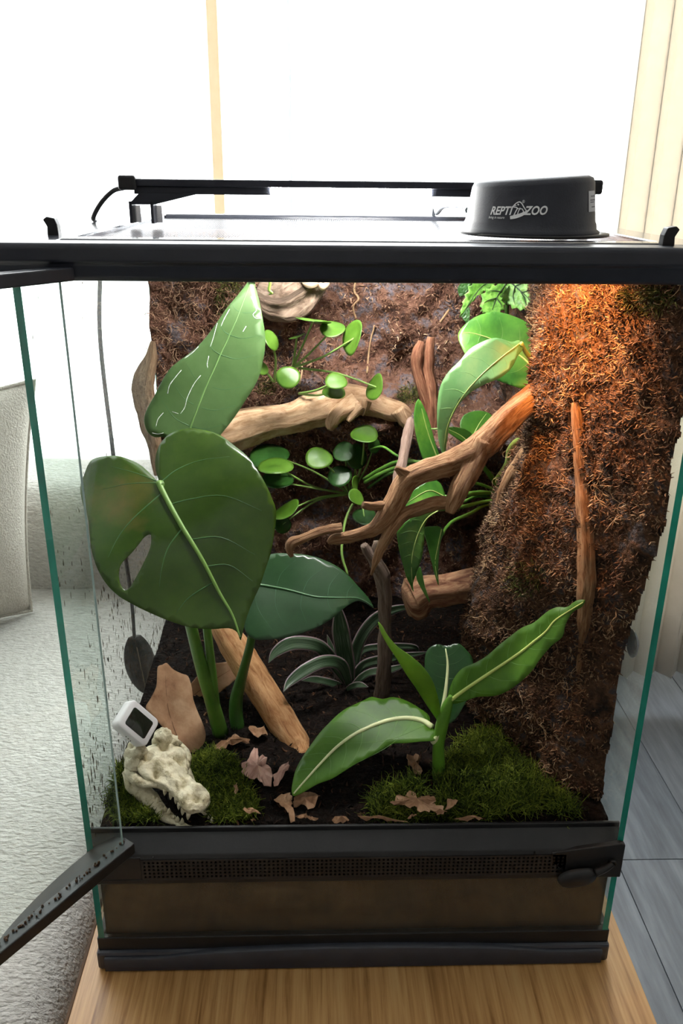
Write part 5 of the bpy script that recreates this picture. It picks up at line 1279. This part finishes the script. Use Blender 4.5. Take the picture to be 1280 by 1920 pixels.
# the lid plate of the dome is set at a slant
mb.V = [(x, y, z + (.0028*(x - dc[0])/RB*max(0, (z - dc[2])/HT) if z > dc[2] + .012 else 0)) for x, y, z in mb.V]
shell = mb.build('shell', MATTEBLACK, dome)
mb = MB(); lathe(mb, dc, [(RB - .001, .0004), (RB + .006, .0004), (RB + .006, .0022), (RB - .001, .0022)], 64); 
mb.V = [(x + .004, y, z) for x, y, z in mb.V]; mb.build('flange', BLACK, dome)
bulb = MB(); ball(bulb, dc + np.array([0, 0, .012]), .018, 12, (1, 1, .7)); bulb.build('bulb', flat('warm_bulb', (1,.6,.3), .4, emit=8, ec=(1,.42,.12)), dome)
hl = bpy.data.lights.new('heat_bulb_light', 'SPOT'); hl.energy = 7; hl.color = (1, .40, .10); hl.shadow_soft_size = .016; hl.spot_size = math.radians(104); hl.spot_blend = .7
hlo = bpy.data.objects.new('heat_bulb_light', hl); COL.objects.link(hlo); hlo.parent = dome; hlo.location = (.0, 0, -.002)
tgt = np.array([.212, .128, .545]); hlo.rotation_euler = Vector(tuple(tgt - dc)).to_track_quat('-Z', 'Y').to_euler()
WPRINT = flat('white_print', (.80,.81,.82), .6)
def on_dome(s, h, off=.0004):
    """s metres round the dome from the point facing the viewer, h above its foot"""
    r = RB - .0008 + (RTp + .0008 - RB + .0008)*(h - .010)/(HT - .004 - .010); ph = s/ .0455
    x, y, z = (r + off)*math.sin(ph), -(r + off)*math.cos(ph), h
    return (dc[0] + x, dc[1] + y, dc[2] + z + .0028*x/RB*h/HT)
def dome_text(txt, s, h, size, name, shear=.25, off=.0004, bold=.0, xs=.84):
    cu_ = bpy.data.curves.new('t', 'FONT'); cu_.body = txt; cu_.size = size; cu_.shear = shear; cu_.offset = bold; cu_.resolution_u = 3
    to = bpy.data.objects.new('t', cu_); COL.objects.link(to); bpy.context.view_layer.update()
    me = bpy.data.meshes.new_from_object(to.evaluated_get(bpy.context.evaluated_depsgraph_get()))
    bm = bmesh.new(); bm.from_mesh(me); bmesh.ops.triangulate(bm, faces=bm.faces[:]); bmesh.ops.subdivide_edges(bm, edges=[e for e in bm.edges if e.calc_length() > .003], cuts=1)
    V = [on_dome(s + v.co.x*xs, h + v.co.y, off) for v in bm.verts]; bm.verts.index_update(); F = [tuple(v.index for v in f.verts) for f in bm.faces]; bm.free()
    wdt = xs*max((p[0] for p in [v.co for v in me.vertices]), default=0)
    bpy.data.objects.remove(to); bpy.data.meshes.remove(me); mesh(name, V, F, WPRINT, shell, smooth=False); return wdt
S0 = -.0398
w_ = dome_text('REPTI', S0, .0160, .0078, 'lettering', bold=.00022)
w2 = dome_text('ZOO', S0 + w_ + .0078, .0160, .0078, 'lettering', bold=.00022)
dome_text('living in nature', S0 - .0008, .0132, .0025, 'lettering')
dome_text('\u00ae', S0 + w_ + .0058, .0236, .0028, 'lettering', shear=0)
def stroke(Q, wd, name='emblem'):
    Q = smooth_path(Q, 6); V = []; F = []
    for i in range(len(Q)):
        t = Q[min(i+1, len(Q)-1)] - Q[max(i-1, 0)]; t /= np.linalg.norm(t) + 1e-9; nr2 = np.array([-t[1], t[0]])*(wd if np.isscalar(wd) else np.interp(i/(len(Q)-1), np.linspace(0, 1, len(wd)), wd))
        V += [on_dome(*(Q[i] + nr2), .0005), on_dome(*(Q[i] - nr2), .0005)]
    return V, [(2*i, 2*i+1, 2*i+3, 2*i+2) for i in range(len(Q) - 1)]
# emblem: seated lizard outline over a branch stroke
ex0, ey0 = S0 + w_ + .0036, .0168; mb = MB()
for Q, wd in (([(-.0058,-.0032),(-.001,-.0022),(.004,-.0004),(.0078,.0024)], [.0011,.0013,.0011,.0002]),
              ([(-.0048,.0050),(-.0020,.0078),(.0006,.0086),(.0026,.0072),(.0042,.0050),(.0066,.0020),(.0072,.0006)], .00035),
              ([(-.0048,.0050),(-.0020,.0046),(-.0008,.0038),(-.0018,.0014),(-.0030,-.0014)], .00035),
              ([(-.0042,.0058),(-.0018,.0060)], .00025), ([(-.0010,.0072),(.0,.0066),(-.0008,.0062)], .00035),
              ([(.0016,.0044),(.0004,.0016),(-.0002,-.0012)], .00030), ([(.0030,.0036),(.0044,.0014),(.0030,-.0002),(.0016,-.0008)], .00030), ([(-.0008,.0038),(.0016,.0034),(.0030,.0036)], .00025)):
    V, F = stroke([np.array([ex0 + a*.84, ey0 + b*.88]) for a, b in Q], wd); mb.add(V, F)
mb.build('emblem', WPRINT, shell, smooth=False)
# rating sticker on the right of the dome
V = []; F = []
for j in range(5):
    for i in range(9): V.append(on_dome(.0365 + .0125*i/8, .0165 + .0130*j/4, .0003))
for j in range(4):
    for i in range(8): a = j*9+i; F.append((a, a+1, a+10, a+9))
st_ = mesh('sticker', V, F, flat('sticker_grey', (.52,.53,.56), .6), shell)
mb = MB()
for hh, a0, a1 in ((.0262, .003, .011), (.0238, .002, .0115), (.0225, .002, .009), (.0195, .004, .0112)):
    V, F = stroke([np.array([.0365 + a0, hh]), np.array([.0365 + (a0+a1)/2, hh]), np.array([.0365 + a1, hh])], .0003); mb.add(V, F)
mb.build('fine_print', flat('print_grey', (.12,.12,.14), .7), st_, smooth=False)
mb = MB(); tube(mb, [dc + np.array([-.044, .012, .016]), at(872, 388, Y=.18), at(848, 384, Y=.24), at(830, 388, Y=.30), at(819, 400, Y=.40), np.array([.10, .462, .628]), np.array([.10, .468, .56]), np.array([.10, .468, .3])], .0022, n=8); mb.build('cable', flat('grey_cable', (.10,.11,.13), .4), dome)
